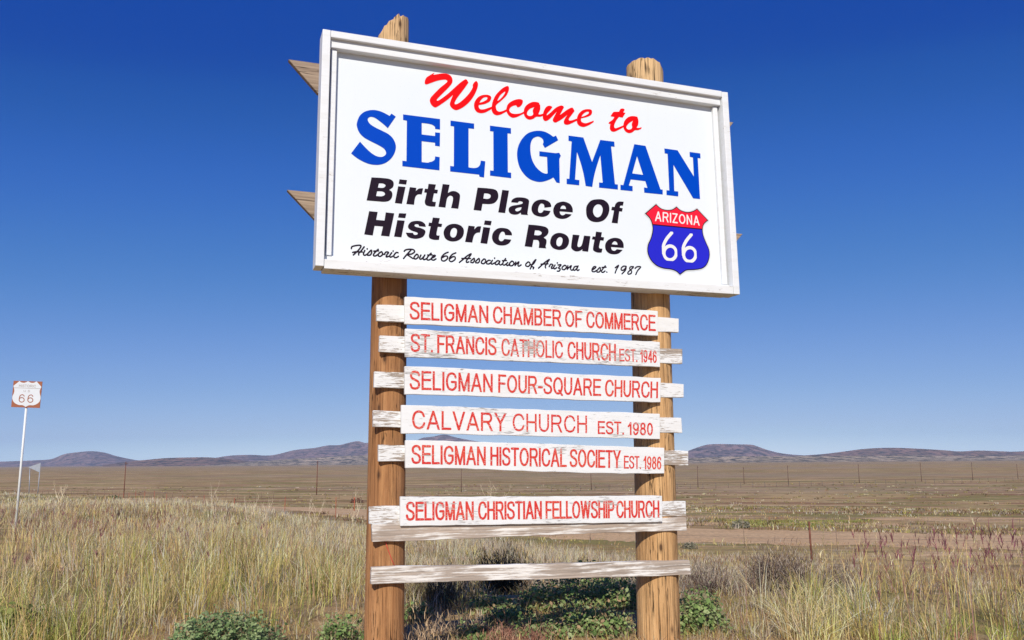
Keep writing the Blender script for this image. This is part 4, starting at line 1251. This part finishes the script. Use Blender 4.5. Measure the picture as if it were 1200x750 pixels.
ORD = ['farthest left', 'second from the left', 'third from the left', 'fourth from the left', 'fifth from the left', 'sixth from the left',
       'seventh from the left', 'eighth from the left', 'third from the right', 'second from the right', 'farthest right']
PL = [(145, 541, 581, 205), (371, 540, 577.5, 216), (540.5, 546, 574.5, 228), (693, 546, 572.5, 240), (818, 545.5, 570, 252), (872, 547, 566, 285), (924, 545, 566.5, 275), (1007, 543.5, 564.5, 290), (1080, 542, 563, 302), (1140, 541.5, 561.5, 316), (1193, 544, 560, 330)]
for k, (px, pt, pb, Y) in enumerate(PL):
    q = at_depth(px, pb, Y); g = gz1(q.x, q.y); top = at_depth(px, pt, Y)
    H = top.z - g
    t = thing('utility_pole', 'thin brown telegraph pole far out on the plain, ' + ORD[k] + ' in the row', 'utility pole', (q.x, q.y, g), 0, 'telegraph poles across the plain')
    link('pole', tube('pole', [(0, 0, -.3), (random.gauss(0, .05), 0, H)], [.12, .08], 7), M['rust'] if k < 2 else M['old_pole'], t)
    arm = link('cross_arm', prism('cross_arm', [(-.55, H - .55), (.55, H - .55), (.55, H - .43), (-.55, H - .43)], -.18, -.10), M['old_pole'], t)
    arm.rotation_euler = (0, 0, R(62))

# ------------------------------------------------------------------ vegetation
def blades(base, h, az, lean, wid, tint, name, mat, kind_curve=2.0, faz=None):
    """ribbon blades: base (n,3), height h, lean as fraction of h"""
    n = len(h)
    T = np.array([0, .38, .72, 1.0]); Wt = np.array([1.0, .85, .55, 0])
    if faz is None: faz = rng.random(n) * math.pi * 2
    dx, dy = np.cos(az), np.sin(az)
    wx, wy = np.cos(faz), np.sin(faz)
    V = np.zeros((n, 7, 3)); vi = 0
    for k in range(4):
        t = T[k]
        cx = base[:, 0] + dx * h * lean * t ** kind_curve
        cy = base[:, 1] + dy * h * lean * t ** kind_curve
        cz = base[:, 2] + h * t * np.sqrt(np.maximum(1 - (lean * t * .8) ** 2, .1))
        if k < 3:
            V[:, vi] = np.stack([cx - wx * wid * Wt[k] / 2, cy - wy * wid * Wt[k] / 2, cz], 1)
            V[:, vi + 1] = np.stack([cx + wx * wid * Wt[k] / 2, cy + wy * wid * Wt[k] / 2, cz], 1)
            vi += 2
        else:
            V[:, 6] = np.stack([cx, cy, cz], 1)
    pat = np.array([0, 1, 3, 2, 2, 3, 5, 4, 4, 5, 6])
    F = (np.arange(n)[:, None] * 7 + pat[None, :]).ravel()
    cnt = np.tile([4, 4, 3], n)
    tt = np.repeat(tint[:, None, :], 7, 1).reshape(-1, 3)
    return V.reshape(-1, 3), F, cnt, tt

def merge(parts):
    V, F, Cn, T = [], [], [], []
    b = 0
    for v, f, c, t in parts:
        V.append(v); F.append(f + b); Cn.append(c); T.append(t); b += len(v)
    return np.concatenate(V), np.concatenate(F), np.concatenate(Cn), np.concatenate(T)

def pick(n, cols, probs, var=.18):
    cols = np.array(cols); k = rng.choice(len(cols), n, p=np.array(probs) / sum(probs))
    c = cols[k] * np.clip(1 + rng.normal(-.06, var * 1.7, (n, 1)), .3, 1.6) * (1 + rng.normal(0, .05, (n, 3)))
    return np.clip(c, .01, .9)

STRAW, PALE, OLIVE, GREEN, PURP, GREY, BROWN = (.74, .55, .225), (.86, .71, .42), (.44, .39, .115), (.27, .33, .07), (.37, .20, .155), (.60, .52, .40), (.36, .225, .115)

def pxof(x, y):
    """bearing of a ground point as photo column"""
    return 600 + FPX * x / (y * cp + 1e-6) * 1.0

def scatter(n, y0, y1, px0, px1, p=1.0):
    """random ground points in a sector; density falls with distance"""
    u = rng.random(n)
    y = (y0 ** (1 - p) + u * (y1 ** (1 - p) - y0 ** (1 - p))) ** (1 / (1 - p)) if abs(p - 1) > 1e-6 else y0 * (y1 / y0) ** u
    px = px0 + rng.random(n) * (px1 - px0)
    return (px - 600) / FPX * y, y

def tufts(nt, per, y0, y1, px0, px1, hmin, hmax, wid, cols, probs, spread=.10, lean=.45, p=0.4, mask=None, wscale=0.00022):
    x, y = scatter(nt, y0, y1, px0, px1, p)
    if mask is not None:
        k = mask(x, y); x, y = x[k], y[k]
    n = len(x)
    hT = hmin + (hmax - hmin) * rng.beta(2, 2, n) * (.65 + .7 * fbm(x * .5, y * .35, 21))
    X = np.repeat(x, per); Y = np.repeat(y, per); H = np.repeat(hT, per) * rng.uniform(.55, 1.12, n * per)
    a = rng.random(n * per) * 2 * np.pi; r = spread * np.sqrt(rng.random(n * per))
    bx, by = X + np.cos(a) * r, Y + np.sin(a) * r
    tc = np.repeat(pick(n, cols, probs, .14), per, 0) * (1 + rng.normal(0, .16, (n * per, 1)))
    mixk = rng.random(n * per) < .3
    tc[mixk] = pick(mixk.sum(), cols, probs, .15)
    ln = np.abs(rng.normal(lean * .5, lean * .55, n * per)).clip(0, 1.05)
    az = a + rng.normal(0, .7, n * per)
    w = wid * rng.uniform(.6, 1.3, n * per) + by * wscale
    return blades(np.stack([bx, by, gz(bx, by) - .01], 1), H, az, ln, w, np.clip(tc, .01, .8), 'g', None)

_TP = np.array(catmull([(x, y, False) for x, y in TRACK], False, 10))
def off_track(x, y, w=3.4):
    d = np.full(x.shape, 1e9)
    for px_, py_ in _TP: d = np.minimum(d, (x - px_) ** 2 + (y - py_) ** 2)
    return d > (w * (.75 + .5 * fbm(x * .4, y * .4, 90))) ** 2

def mk_grass(name, label, parts, mat='grass'):
    V, F, Cn, T = merge(parts)
    o = link(name, npmesh(name, V, F, Cn, T), M[mat])
    return tag(o, label, 'grass', kind='stuff')

dsd = lambda x, y: (x - 2) * .8 + (y - 12) * .6
left_m = lambda x, y: (pxof(x, y) < 428 + 30 * (fbm(x * 1.3, y * 1.3, 31) - .5))
# tall dry grass, left bank
def clearing(x, y):
    p = pxof(x, y)
    return ~((y < 5.6) & (p > 165) & (p < 350)) & ~((y < 6.0) & (p > 365) & (p < 432)) & ~((y < 5.3) & (p > 335))
thin = lambda x, y: ~((y > 8.6) & (y < 18.4) & (pxof(x, y) < 48 + 40 * (fbm(x * .8, y * .8, 45) - .5)) & (fbm(x * 2.3, y * 2.3, 46) > .36))
mk_grass('tall_grass', 'tall dry straw coloured grass covering the bank left of the sign', [
    tufts(520, 13, 4.7, 8, -130, 425, .18, .54, .0030, [STRAW, PALE, OLIVE, GREEN, PURP, GREY], [5, 2.6, 2.6, 1.6, .6, .5], .08, .6, .2, lambda x, y: (fbm(x * 1.5, y * 1.5, 33) > .42) & clearing(x, y)),
    tufts(130, 18, 4.7, 6.2, -130, 130, .08, .24, .0030, [(.36, .43, .09), OLIVE, (.26, .34, .07), STRAW], [3, 2, 2, 1], .07, .7, .2, lambda x, y: fbm(x * 2, y * 2, 58) > .42),
    tufts(700, 6, 4.7, 8, -130, 425, .10, .28, .0030, [STRAW, OLIVE, GREY, BROWN, GREEN], [3, 2, 3, 2, 1], .08, .9, .2, clearing),
    tufts(1300, 12, 8, 14, -130, 432, .16, .46, .0042, [STRAW, PALE, OLIVE, GREEN, PURP, GREY], [4, 2.2, 2.4, .8, 1.4, 1.6], .12, .55, .2, lambda x, y: (fbm(x * 1.1, y * .9, 34) > .41) & thin(x, y)),
    tufts(1300, 10, 14, 26, -130, 230, .14, .36, .005, [STRAW, OLIVE, PURP, PALE, GREY], [2.6, 1.0, 4.4, 2.4, 1.4], .16, .55, .2, thin),
    tufts(1200, 10, 14, 24, 200, 440, .14, .34, .005, [STRAW, OLIVE, PURP, PALE, GREY], [2.4, .8, .8, 4, 4], .16, .55, .2, lambda x, y: fbm(x * .6, y * .6, 35) > .33),
    tufts(1100, 9, 24, 70, -60, 440, .10, .30, .006, [PALE, GREY, (.55, .49, .42), STRAW], [4, 4, 3, 1], .3, .7, .4, lambda x, y: (dsd(x, y) > 0) & (dsd(x, y) < 12 * fbm(x * .15, y * .15, 44)) & off_track(x, y)),
    tufts(2300, 9, 24, 75, -100, 445, .12, .30, .006, [PALE, STRAW, GREY, PURP], [7, 1.6, 2.4, .4], .24, .55, .4, lambda x, y: dsd(x, y) < 0.5 + 3 * fbm(x * .2, y * .2, 40)),
])
# grey brush grass straight behind the sign
mk_grass('brush_grass', 'grey straw brush grass behind and between the logs', [
    tufts(1900, 12, 10.2, 21, 425, 880, .12, .36, .004, [GREY, STRAW, PALE, BROWN], [6, 1.6, 2, 1.2], .16, .8, .3, lambda x, y: fbm(x * .7, y * .7, 36) > .33),
    tufts(520, 9, 4.8, 7.4, 425, 850, .03, .15, .0028, [GREY, STRAW, BROWN, OLIVE], [3, 2, 3, 1], .08, .9, .2),
    tufts(330, 9, 4.7, 6.2, 150, 432, .03, .13, .0028, [GREY, STRAW, BROWN, OLIVE, GREEN], [3, 2, 3, 2, 1], .08, .9, .2),
    tufts(160, 9, 4.7, 6.2, 800, 880, .03, .13, .0028, [GREY, STRAW, BROWN, OLIVE], [3, 2, 3, 2], .08, .9, .2),
    tufts(260, 10, 6.2, 9.0, 425, 560, .10, .26, .003, [GREY, STRAW, OLIVE, BROWN], [4, 2, 1.6, 1], .08, .7, .2),
    tufts(1300, 10, 19, 29, 330, 1000, .10, .28, .005, [GREY, STRAW, BROWN, PALE], [5, 2, 2, 2], .2, .75, .3, lambda x, y: fbm(x * .4, y * .4, 37) > .36),
])
# right hand clumps
mk_grass('tall_grass', 'tall straw and green grass clumps on the right of the sign', [
    tufts(20, 42, 4.9, 6.4, 846, 1000, .22, .46, .0034, [STRAW, PALE, OLIVE, GREEN], [4, 4, 2.2, .8], .07, 1.0, .2),
    tufts(95, 30, 4.8, 7.4, 990, 1340, .14, .36, .0028, [STRAW, PALE, OLIVE, GREEN, GREY, PURP], [3, 2.4, 1.8, .9, 3, 1.2], .10, .95, .2, lambda x, y: fbm(x * 1.7, y * 1.7, 53) > .42),
    tufts(150, 16, 4.7, 5.8, 1000, 1340, .06, .20, .0030, [(.40, .47, .10), OLIVE, STRAW, (.28, .36, .08)], [3, 2, 1.5, 2], .06, .7, .2, lambda x, y: fbm(x * 2, y * 2, 57) > .45),
    tufts(520, 12, 5.0, 9.5, 850, 1340, .08, .24, .0030, [GREY, STRAW, PALE, OLIVE, PURP], [5, 3, 2, 1.0, .7], .10, .9, .2, lambda x, y: fbm(x * 1.3, y * 1.3, 54) > .36),
    tufts(900, 11, 9, 16, 850, 1340, .08, .24, .004, [GREY, STRAW, BROWN, OLIVE, PURP], [5, 2, 2, 1.0, .7], .14, .85, .2, lambda x, y: fbm(x * .8, y * .8, 55) > .38),
    tufts(900, 10, 15, 25, 845, 1320, .06, .20, .005, [GREY, BROWN, STRAW, PURP], [4, 2, 2.4, .8], .18, .85, .3, lambda x, y: fbm(x * .5, y * .5, 56) > .42),
])
# verge around the logs and in front of them, and to the sides
mk_grass('verge_grass', 'short dry grass on the verge around the foot of the sign', [
    tufts(1500, 8, 2.2, 4.7, -700, 1900, .04, .13, .003, [STRAW, GREY, BROWN, OLIVE], [3, 3, 2, 1], .08, .8, 0.0),
])
# short tufts on the plain
mk_grass('plain_grass', 'low tufted dry grass scattered over the plain', [
    tufts(6500, 6, 24, 130, -100, 1300, .06, .18, .006, [STRAW, BROWN, GREY, OLIVE, PURP], [4, 2.4, 3, 2.6, 1], .3, .8, .9, lambda x, y: (fbm(x * .08, y * .14, 61) > .45) & off_track(x, y), .0005),
    tufts(4600, 13, 38, 300, -60, 1300, .10, .36, .012, [GREY, BROWN, OLIVE, (.24, .22, .07), (.17, .11, .06), PALE], [2, 2, 3, 2, 2, 1], .45, .9, .95, lambda x, y: (fbm(x * .03, y * .09, 62) > .44) & off_track(x, y, 4.4), .0006),
    tufts(330, 20, 46, 58, 850, 1010, .06, .16, .01, [(.30, .31, .10), OLIVE, GREEN], [3, 2, 1], .5, .9, .4, lambda x, y: fbm(x * .25, y * .3, 64) > .40, .0005),
])

def seed_heads(n, y0, y1, px0, px1, h0, h1, mask=None, cols=((.25, .075, .115), (.33, .13, .16), (.20, .06, .085)), size=.085):
    """stalks carrying purple finger-like seed heads"""
    x, y = scatter(n, y0, y1, px0, px1, .1)
    if mask is not None:
        k = mask(x, y); x, y = x[k], y[k]
    n = len(x)
    h = rng.uniform(h0, h1, n); az = rng.random(n) * 6.28; ln = np.abs(rng.normal(.15, .15, n))
    base = np.stack([x, y, gz(x, y)], 1)
    st = blades(base, h, az, ln, np.full(n, .0042), pick(n, [STRAW, OLIVE, PURP], [3, 1, 2]), '', None)
    m = rng.integers(5, 10, n)
    idx = np.repeat(np.arange(n), m); k = len(idx)
    tipz = np.sqrt(np.maximum(1 - (ln * .8) ** 2, .1)) * h
    f = .97 - .10 * rng.random(k)
    b = np.stack([x[idx] + np.cos(az[idx]) * h[idx] * ln[idx] * f ** 2, y[idx] + np.sin(az[idx]) * h[idx] * ln[idx] * f ** 2, base[idx, 2] + tipz[idx] * f], 1)
    fing = blades(b, size * rng.uniform(.6, 1.25, k), rng.random(k) * 6.28, rng.uniform(.15, .8, k), rng.uniform(.0030, .0052, k), pick(k, cols, [1] * len(cols), .2), '', None)
    return [st, fing]
mk_grass('purple_seed_grass', 'purple seed headed grass at the right edge', seed_heads(230, 4.9, 8, 985, 1330, .24, .54, lambda x, y: fbm(x * 1.4, y * 1.4, 71) > .40, size=.055) + seed_heads(34, 5.0, 6.2, 1030, 1215, .46, .68, size=.075))
mk_grass('purple_seed_grass', 'purple seed headed grass among the straw on the left bank', seed_heads(240, 5.0, 18, -80, 300, .30, .60, lambda x, y: fbm(x * .6, y * .5, 73) > .5, size=.05))
mk_grass('straw_stalks', 'tall pale straw stalks standing above the left bank', seed_heads(420, 5.2, 22, -80, 425, .36, .66, clearing, ((.72, .57, .34), (.64, .49, .27), (.52, .42, .22)), .045) + seed_heads(70, 4.9, 7, 850, 1330, .40, .66, None, ((.72, .57, .34), (.64, .49, .27)), .045))

def leaf_cloud(n, centre, rad, leaf, cols, probs, up=.6, shell=.55, seedv=0, flat_bottom=True):
    """leaf-sized folded faces spread through a lumpy mound; centre at mound base"""
    r_ = np.random.default_rng(seedv)
    th = r_.random(n) * 2 * np.pi
    ph = np.arccos(r_.random(n)) if flat_bottom else np.arccos(2 * r_.random(n) - 1)
    lump = .35 + 1.15 * fbm(np.cos(th) * 1.7 + 5 + seedv, np.sin(th) * 1.7 + ph * 1.6 + 5, seedv, 3)
    rr = (shell + (1 - shell) * r_.random(n)) * lump
    d = np.stack([np.sin(ph) * np.cos(th), np.sin(ph) * np.sin(th), np.cos(ph)], 1)
    P = d * rr[:, None] * np.array(rad) + np.array(centre)
    nrm = d * .6 + r_.normal(0, .5, (n, 3)) + np.array([0, -.25, up * .6])
    nrm /= np.linalg.norm(nrm, axis=1)[:, None]
    t = np.cross(nrm, r_.normal(0, 1, (n, 3))); t /= np.linalg.norm(t, axis=1)[:, None] + 1e-9
    bt = np.cross(nrm, t)
    L = leaf * r_.gamma(4.5, .22, n).clip(.35, 2.2); Wd_ = L * r_.uniform(.5, .8, n)
    V = np.zeros((n, 6, 3))
    V[:, 0] = P
    V[:, 1] = P + t * (L * .45)[:, None] + bt * (Wd_ * .5)[:, None] + nrm * (L * .12)[:, None]
    V[:, 2] = P + t * L[:, None]
    V[:, 3] = P + t * (L * .45)[:, None] - bt * (Wd_ * .5)[:, None] + nrm * (L * .12)[:, None]
    V[:, 4] = P + t * (L * .85)[:, None] + bt * (Wd_ * .3)[:, None] + nrm * (L * .08)[:, None]
    V[:, 5] = P + t * (L * .85)[:, None] - bt * (Wd_ * .3)[:, None] + nrm * (L * .08)[:, None]
    pat = np.array([0, 2, 4, 1, 0, 3, 5, 2])
    F = (np.arange(n)[:, None] * 6 + pat).ravel()
    cnt = np.tile([4, 4], n)
    c = np.array(cols)[r_.choice(len(cols), n, p=np.array(probs) / sum(probs))] * (1 + r_.normal(0, .17, (n, 1)))
    return V.reshape(-1, 3), F, cnt, np.repeat(np.clip(c, .008, .8)[:, None, :], 6, 1).reshape(-1, 3)

def twig_set(n, rad, h, seedv, cols, droop=.35, wid=.004, base_r=.05, seglen=5, tangle=.25):
    """thin crooked twigs (three-sided tubes) radiating from a base"""
    r_ = np.random.default_rng(seedv)
    a = r_.random(n) * 2 * np.pi
    br = base_r * np.sqrt(r_.random(n))
    p = np.stack([np.cos(a) * br, np.sin(a) * br, np.zeros(n)], 1)
    el_ = r_.uniform(.15, 1.35, n)
    d = np.stack([np.cos(a) * np.cos(el_) * rad, np.sin(a) * np.cos(el_) * rad, np.sin(el_) * h], 1)
    d = d * r_.uniform(.5, 1.1, (n, 1)) / seglen
    rings = []
    for k in range(seglen + 1):
        rings.append(p.copy())
        L0 = np.linalg.norm(d, axis=1)[:, None]
        d = d + r_.normal(0, tangle, (n, 3)) * L0 + np.array([0, 0, -droop * h / seglen / seglen])
        d = d * L0 / (np.linalg.norm(d, axis=1)[:, None] + 1e-9)
        p = p + d
        p[:, 2] = np.maximum(p[:, 2], .01)
    V = np.zeros((n, seglen + 1, 3, 3))
    for k in range(seglen + 1):
        w = wid * (1 - .75 * k / seglen)
        for m in range(3):
            V[:, k, m] = rings[k] + w * np.array([math.cos(m * 2.094), math.sin(m * 2.094), .4 * math.sin(m * 2.094 + 1)])
    pat = []
    for k in range(seglen):
        for m in range(3):
            pat += [k * 3 + m, k * 3 + (m + 1) % 3, (k + 1) * 3 + (m + 1) % 3, (k + 1) * 3 + m]
    F = (np.arange(n)[:, None] * ((seglen + 1) * 3) + np.array(pat)).ravel()
    cnt = np.full(n * seglen * 3, 4)
    c = np.array(cols)[r_.integers(0, len(cols), n)] * (1 + r_.normal(0, .18, (n, 1)))
    tt = np.repeat(np.clip(c, .01, .8)[:, None, :], (seglen + 1) * 3, 1).reshape(-1, 3)
    ends = np.concatenate([rings[-1], rings[-2], rings[-3]])
    return (V.reshape(-1, 3), F, cnt, tt), ends

G1, G2, G3, G4 = (.18, .27, .085), (.25, .34, .12), (.33, .39, .18), (.11, .18, .055)
def leafy_plant(name, label, px, py, rad, n, leaf, cols, probs, seedv, cat='shrub', group='green leafy plants', stems=40, Y=None):
    q = on_ground(px, py) if Y is None else at_depth(px, py, Y)
    g = gz1(q.x, q.y)
    t = thing(name, label, cat, (q.x, q.y, g), 0, group)
    link('foliage', npmesh('foliage', *leaf_cloud(n, (0, 0, 0), rad, leaf, cols, probs, seedv=seedv)), M['leaf'], t)
    link('stems', npmesh('stems', *twig_set(stems * 2, max(rad[0], rad[1]) * 1.0, rad[2] * 1.35, seedv + 5, [(.34, .25, .15), (.48, .37, .23), (.26, .17, .11)], .25, .0022, .10)[0]), M['twig'], t)
    return t
GC, GP = [G1, G2, G3, G4, (.30, .26, .15)], [3, 4, 3, 2, .5]
leafy_plant('leafy_bush', 'grey green leafy bush at the bottom edge left of the dark log', 262, 770, (.34, .30, .21), 4400, .018, [(.18, .27, .11), (.26, .34, .15), (.34, .41, .20), (.12, .19, .07)], [3, 4, 3, 2], 101, Y=5.0)
leafy_plant('leafy_bush', 'small green leafy plant just left of the dark log', 400, 764, (.15, .14, .17), 850, .019, GC, GP, 102, Y=5.2)
leafy_plant('leafy_bush', 'green leafy plant right of the yellow brown log', 820, 758, (.19, .2, .25), 1700, .021, GC, GP, 103, Y=5.6)
for k, (px, Y, rad, n, lab) in enumerate((
    (560, 5.4, (.17, .16, .09), 420, 'low green leafy plant between the logs, nearest the dark log'),
    (632, 5.45, (.24, .18, .12), 900, 'low green leafy plant between the logs, front middle'),
    (700, 5.5, (.24, .20, .16), 1100, 'low green leafy plant between the logs, touching the yellow brown log'),
    (575, 6.3, (.26, .22, .12), 700, 'low green leafy plant between the logs, behind on the dark log side'),
    (650, 6.45, (.34, .24, .20), 1500, 'low green leafy plant between the logs, largest of the rear ones'),
    (728, 6.5, (.30, .24, .24), 1300, 'low green leafy plant behind the yellow brown log'),
    (690, 7.0, (.32, .24, .24), 1200, 'low green leafy plant between the logs, farthest back'),
    (598, 5.9, (.22, .16, .10), 600, 'low green leafy plant between the logs, in the middle of the row'),
    (672, 5.95, (.24, .16, .11), 700, 'low green leafy plant between the logs, right of the row middle'),
    (484, 6.0, (.16, .16, .13), 350, 'low green leafy plant half hidden behind the dark log'))):
    leafy_plant('leafy_plant', lab, px, 700, rad, int(n * 1.5), .020, GC + [(.38, .26, .15)], GP + [2.2], 110 + k, 'plant', 'low leafy plants between the logs', Y=Y)
leafy_plant('leafy_plant', 'yellow green leafy plant at the bottom left corner', 8, 752, (.26, .25, .24), 900, .028, [(.22, .26, .06), (.28, .30, .09), (.15, .19, .05)], [2, 2, 1], 131, 'plant', 'green leafy plants', Y=5.2)

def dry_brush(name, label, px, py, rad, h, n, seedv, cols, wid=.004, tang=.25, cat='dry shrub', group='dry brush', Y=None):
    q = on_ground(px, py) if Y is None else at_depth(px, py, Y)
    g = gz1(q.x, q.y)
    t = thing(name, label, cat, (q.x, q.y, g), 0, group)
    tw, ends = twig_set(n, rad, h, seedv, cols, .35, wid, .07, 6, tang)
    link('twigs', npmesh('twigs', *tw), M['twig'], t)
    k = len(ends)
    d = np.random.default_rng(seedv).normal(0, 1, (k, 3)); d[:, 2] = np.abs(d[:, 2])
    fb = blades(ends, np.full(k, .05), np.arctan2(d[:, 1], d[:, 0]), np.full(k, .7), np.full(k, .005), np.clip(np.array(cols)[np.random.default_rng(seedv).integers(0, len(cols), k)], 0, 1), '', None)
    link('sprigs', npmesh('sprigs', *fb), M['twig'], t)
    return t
GT = [(.26, .20, .16), (.16, .115, .09), (.40, .34, .28), (.12, .08, .065)]
dry_brush('tumbleweed', 'large tangled grey brown tumbleweed behind the grass right of the sign', 918, 706, .46, .42, 950, 201, GT, .0030, .36, Y=7.4)
dry_brush('tumbleweed', 'smaller grey tangled tumbleweed at the right of the large one', 982, 712, .36, .34, 420, 202, GT, .0026, .34, Y=7.8)
dry_brush('dry_brush', 'low grey dry brush just right of the yellow brown log', 832, 716, .36, .30, 300, 203, GT, .0025, Y=7.2)
dry_brush('dry_brush', 'dry straw twigs at the foot of the dark log', 488, 765, .17, .27, 110, 204, [(.50, .36, .23), (.36, .25, .15)], .0016, .22, Y=4.95)
dry_brush('dry_brush', 'thin upright dry twigs in front of the shaded bush', 536, 745, .16, .24, 70, 205, [(.48, .36, .24), (.34, .24, .16)], .0016, .2, Y=5.5)
dry_brush('dry_brush', 'small reddish dry weed on bare soil between the logs', 605, 752, .20, .07, 160, 206, [(.30, .14, .10), (.38, .23, .16)], .0018, .3, Y=5.25)
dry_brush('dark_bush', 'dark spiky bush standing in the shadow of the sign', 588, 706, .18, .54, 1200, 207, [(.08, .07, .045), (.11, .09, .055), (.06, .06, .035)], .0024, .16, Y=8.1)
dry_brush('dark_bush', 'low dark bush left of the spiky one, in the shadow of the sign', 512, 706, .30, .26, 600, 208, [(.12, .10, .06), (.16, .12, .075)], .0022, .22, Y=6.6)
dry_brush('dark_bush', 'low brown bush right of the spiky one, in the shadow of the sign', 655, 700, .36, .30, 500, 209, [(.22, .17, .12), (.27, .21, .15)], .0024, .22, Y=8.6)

def dead_weed(label, px, py, top, Y, seedv):
    q = at_depth(px, py, Y); g = gz1(q.x, q.y)
    H = at_depth(px, top, Y).z - g
    r_ = random.Random(seedv)
    t = thing('dead_weed', label, 'dead weed', (q.x, q.y, g), 0, 'tall pale dead weeds')
    V, F, b = [], [], 0
    def limb(p, d, L, w, depth):
        pts = [Vector(p)]
        dd = Vector(d).normalized()
        for k in range(4):
            dd = (dd + Vector((r_.gauss(0, .10), r_.gauss(0, .10), .04))).normalized()
            pts.append(pts[-1] + dd * L / 4)
        me_v = len(V)
        for i, pt in enumerate(pts):
            ww_ = w * (1 - .65 * i / 4)
            for m in range(3):
                V.append(pt + Vector((math.cos(m * 2.094), math.sin(m * 2.094), 0)) * ww_)
        for i in range(4):
            for m in range(3):
                F.append((me_v + i * 3 + m, me_v + i * 3 + (m + 1) % 3, me_v + (i + 1) * 3 + (m + 1) % 3, me_v + (i + 1) * 3 + m))
        if depth > 0:
            for k in range(3 if depth == 2 else 4):
                i = r_.randint(1, 4)
                a = r_.random() * 6.28
                limb(pts[i], (math.cos(a) * .55, math.sin(a) * .55, 1), L * r_.uniform(.35, .6), w * .55, depth - 1)
    for k in range(3):
        a = r_.random() * 6.28
        limb((0, 0, -.05), (math.cos(a) * .32, math.sin(a) * .32, 1), H * r_.uniform(.55, .8), .0005 * Y * .62 + .003, 2)
    V2 = np.array([tuple(v) for v in V])
    tint = np.tile(np.array([[.80, .68, .48]]), (len(V2), 1))
    me = npmesh('stems', V2, np.array(F).ravel(), np.full(len(F), 4), tint)
    link('stems', me, M['twig'], t)
    return t
for k, (px, py, top, Y, lab) in enumerate((
    (252, 605, 560, 24, 'tall pale dead weed with many fine branches, second from the left on the bank'),
    (292, 612, 568, 22, 'tall pale dead weed with an open branched top, third from the left on the bank'),
    (309, 614, 580, 22, 'thin pale dead weed right beside the open branched one'),
    (366, 612, 586, 23, 'short leaning pale dead weed halfway to the dark log'),
    (412, 615, 578, 23, 'bushy pale dead weed nearest the dark log'),
    (70, 590, 561, 40, 'pale dead weed farthest left, past the route marker'),
    (580, 580, 553, 60, 'pale dead weed seen between the two lowest lettered planks'))):
    dead_weed(lab, px, py, top, Y, 300 + k)

# rough shrubs far out
for k, (px, py, Y, s, lab) in enumerate(((136, 570, 190, 1.5, 'lone green shrub far out on the plain at the left'), (418, 577.5, 170, 1.2, 'rust brown shrub on the plain just left of the dark log'),
                                     (868, 617, 45, .55, 'low grey green shrub beside the dirt track, right of the yellow brown log'), (808, 640, 31, .3, 'small grey shrub on the near edge of the dirt track'))):
    q = at_depth(px, py, Y); g = gz1(q.x, q.y)
    t = thing('desert_shrub', lab, 'shrub', (q.x, q.y, g), 0, 'scattered desert shrubs')
    cols = [(.30, .28, .20), (.22, .21, .14)] if k in (2, 3) else [(.12, .14, .06), (.17, .18, .08)] if k == 0 else [(.20, .08, .05), (.15, .09, .06)]
    link('foliage', npmesh('foliage', *leaf_cloud(700, (0, 0, 0), (s, s, s * .75), s * .16, cols, [1, 1], seedv=400 + k)), M['leaf'], t)
    link('stems', npmesh('stems', *twig_set(40, s * .8, s * .8, 420 + k, [(.2, .15, .1)], .2, s * .012)[0]), M['twig'], t)
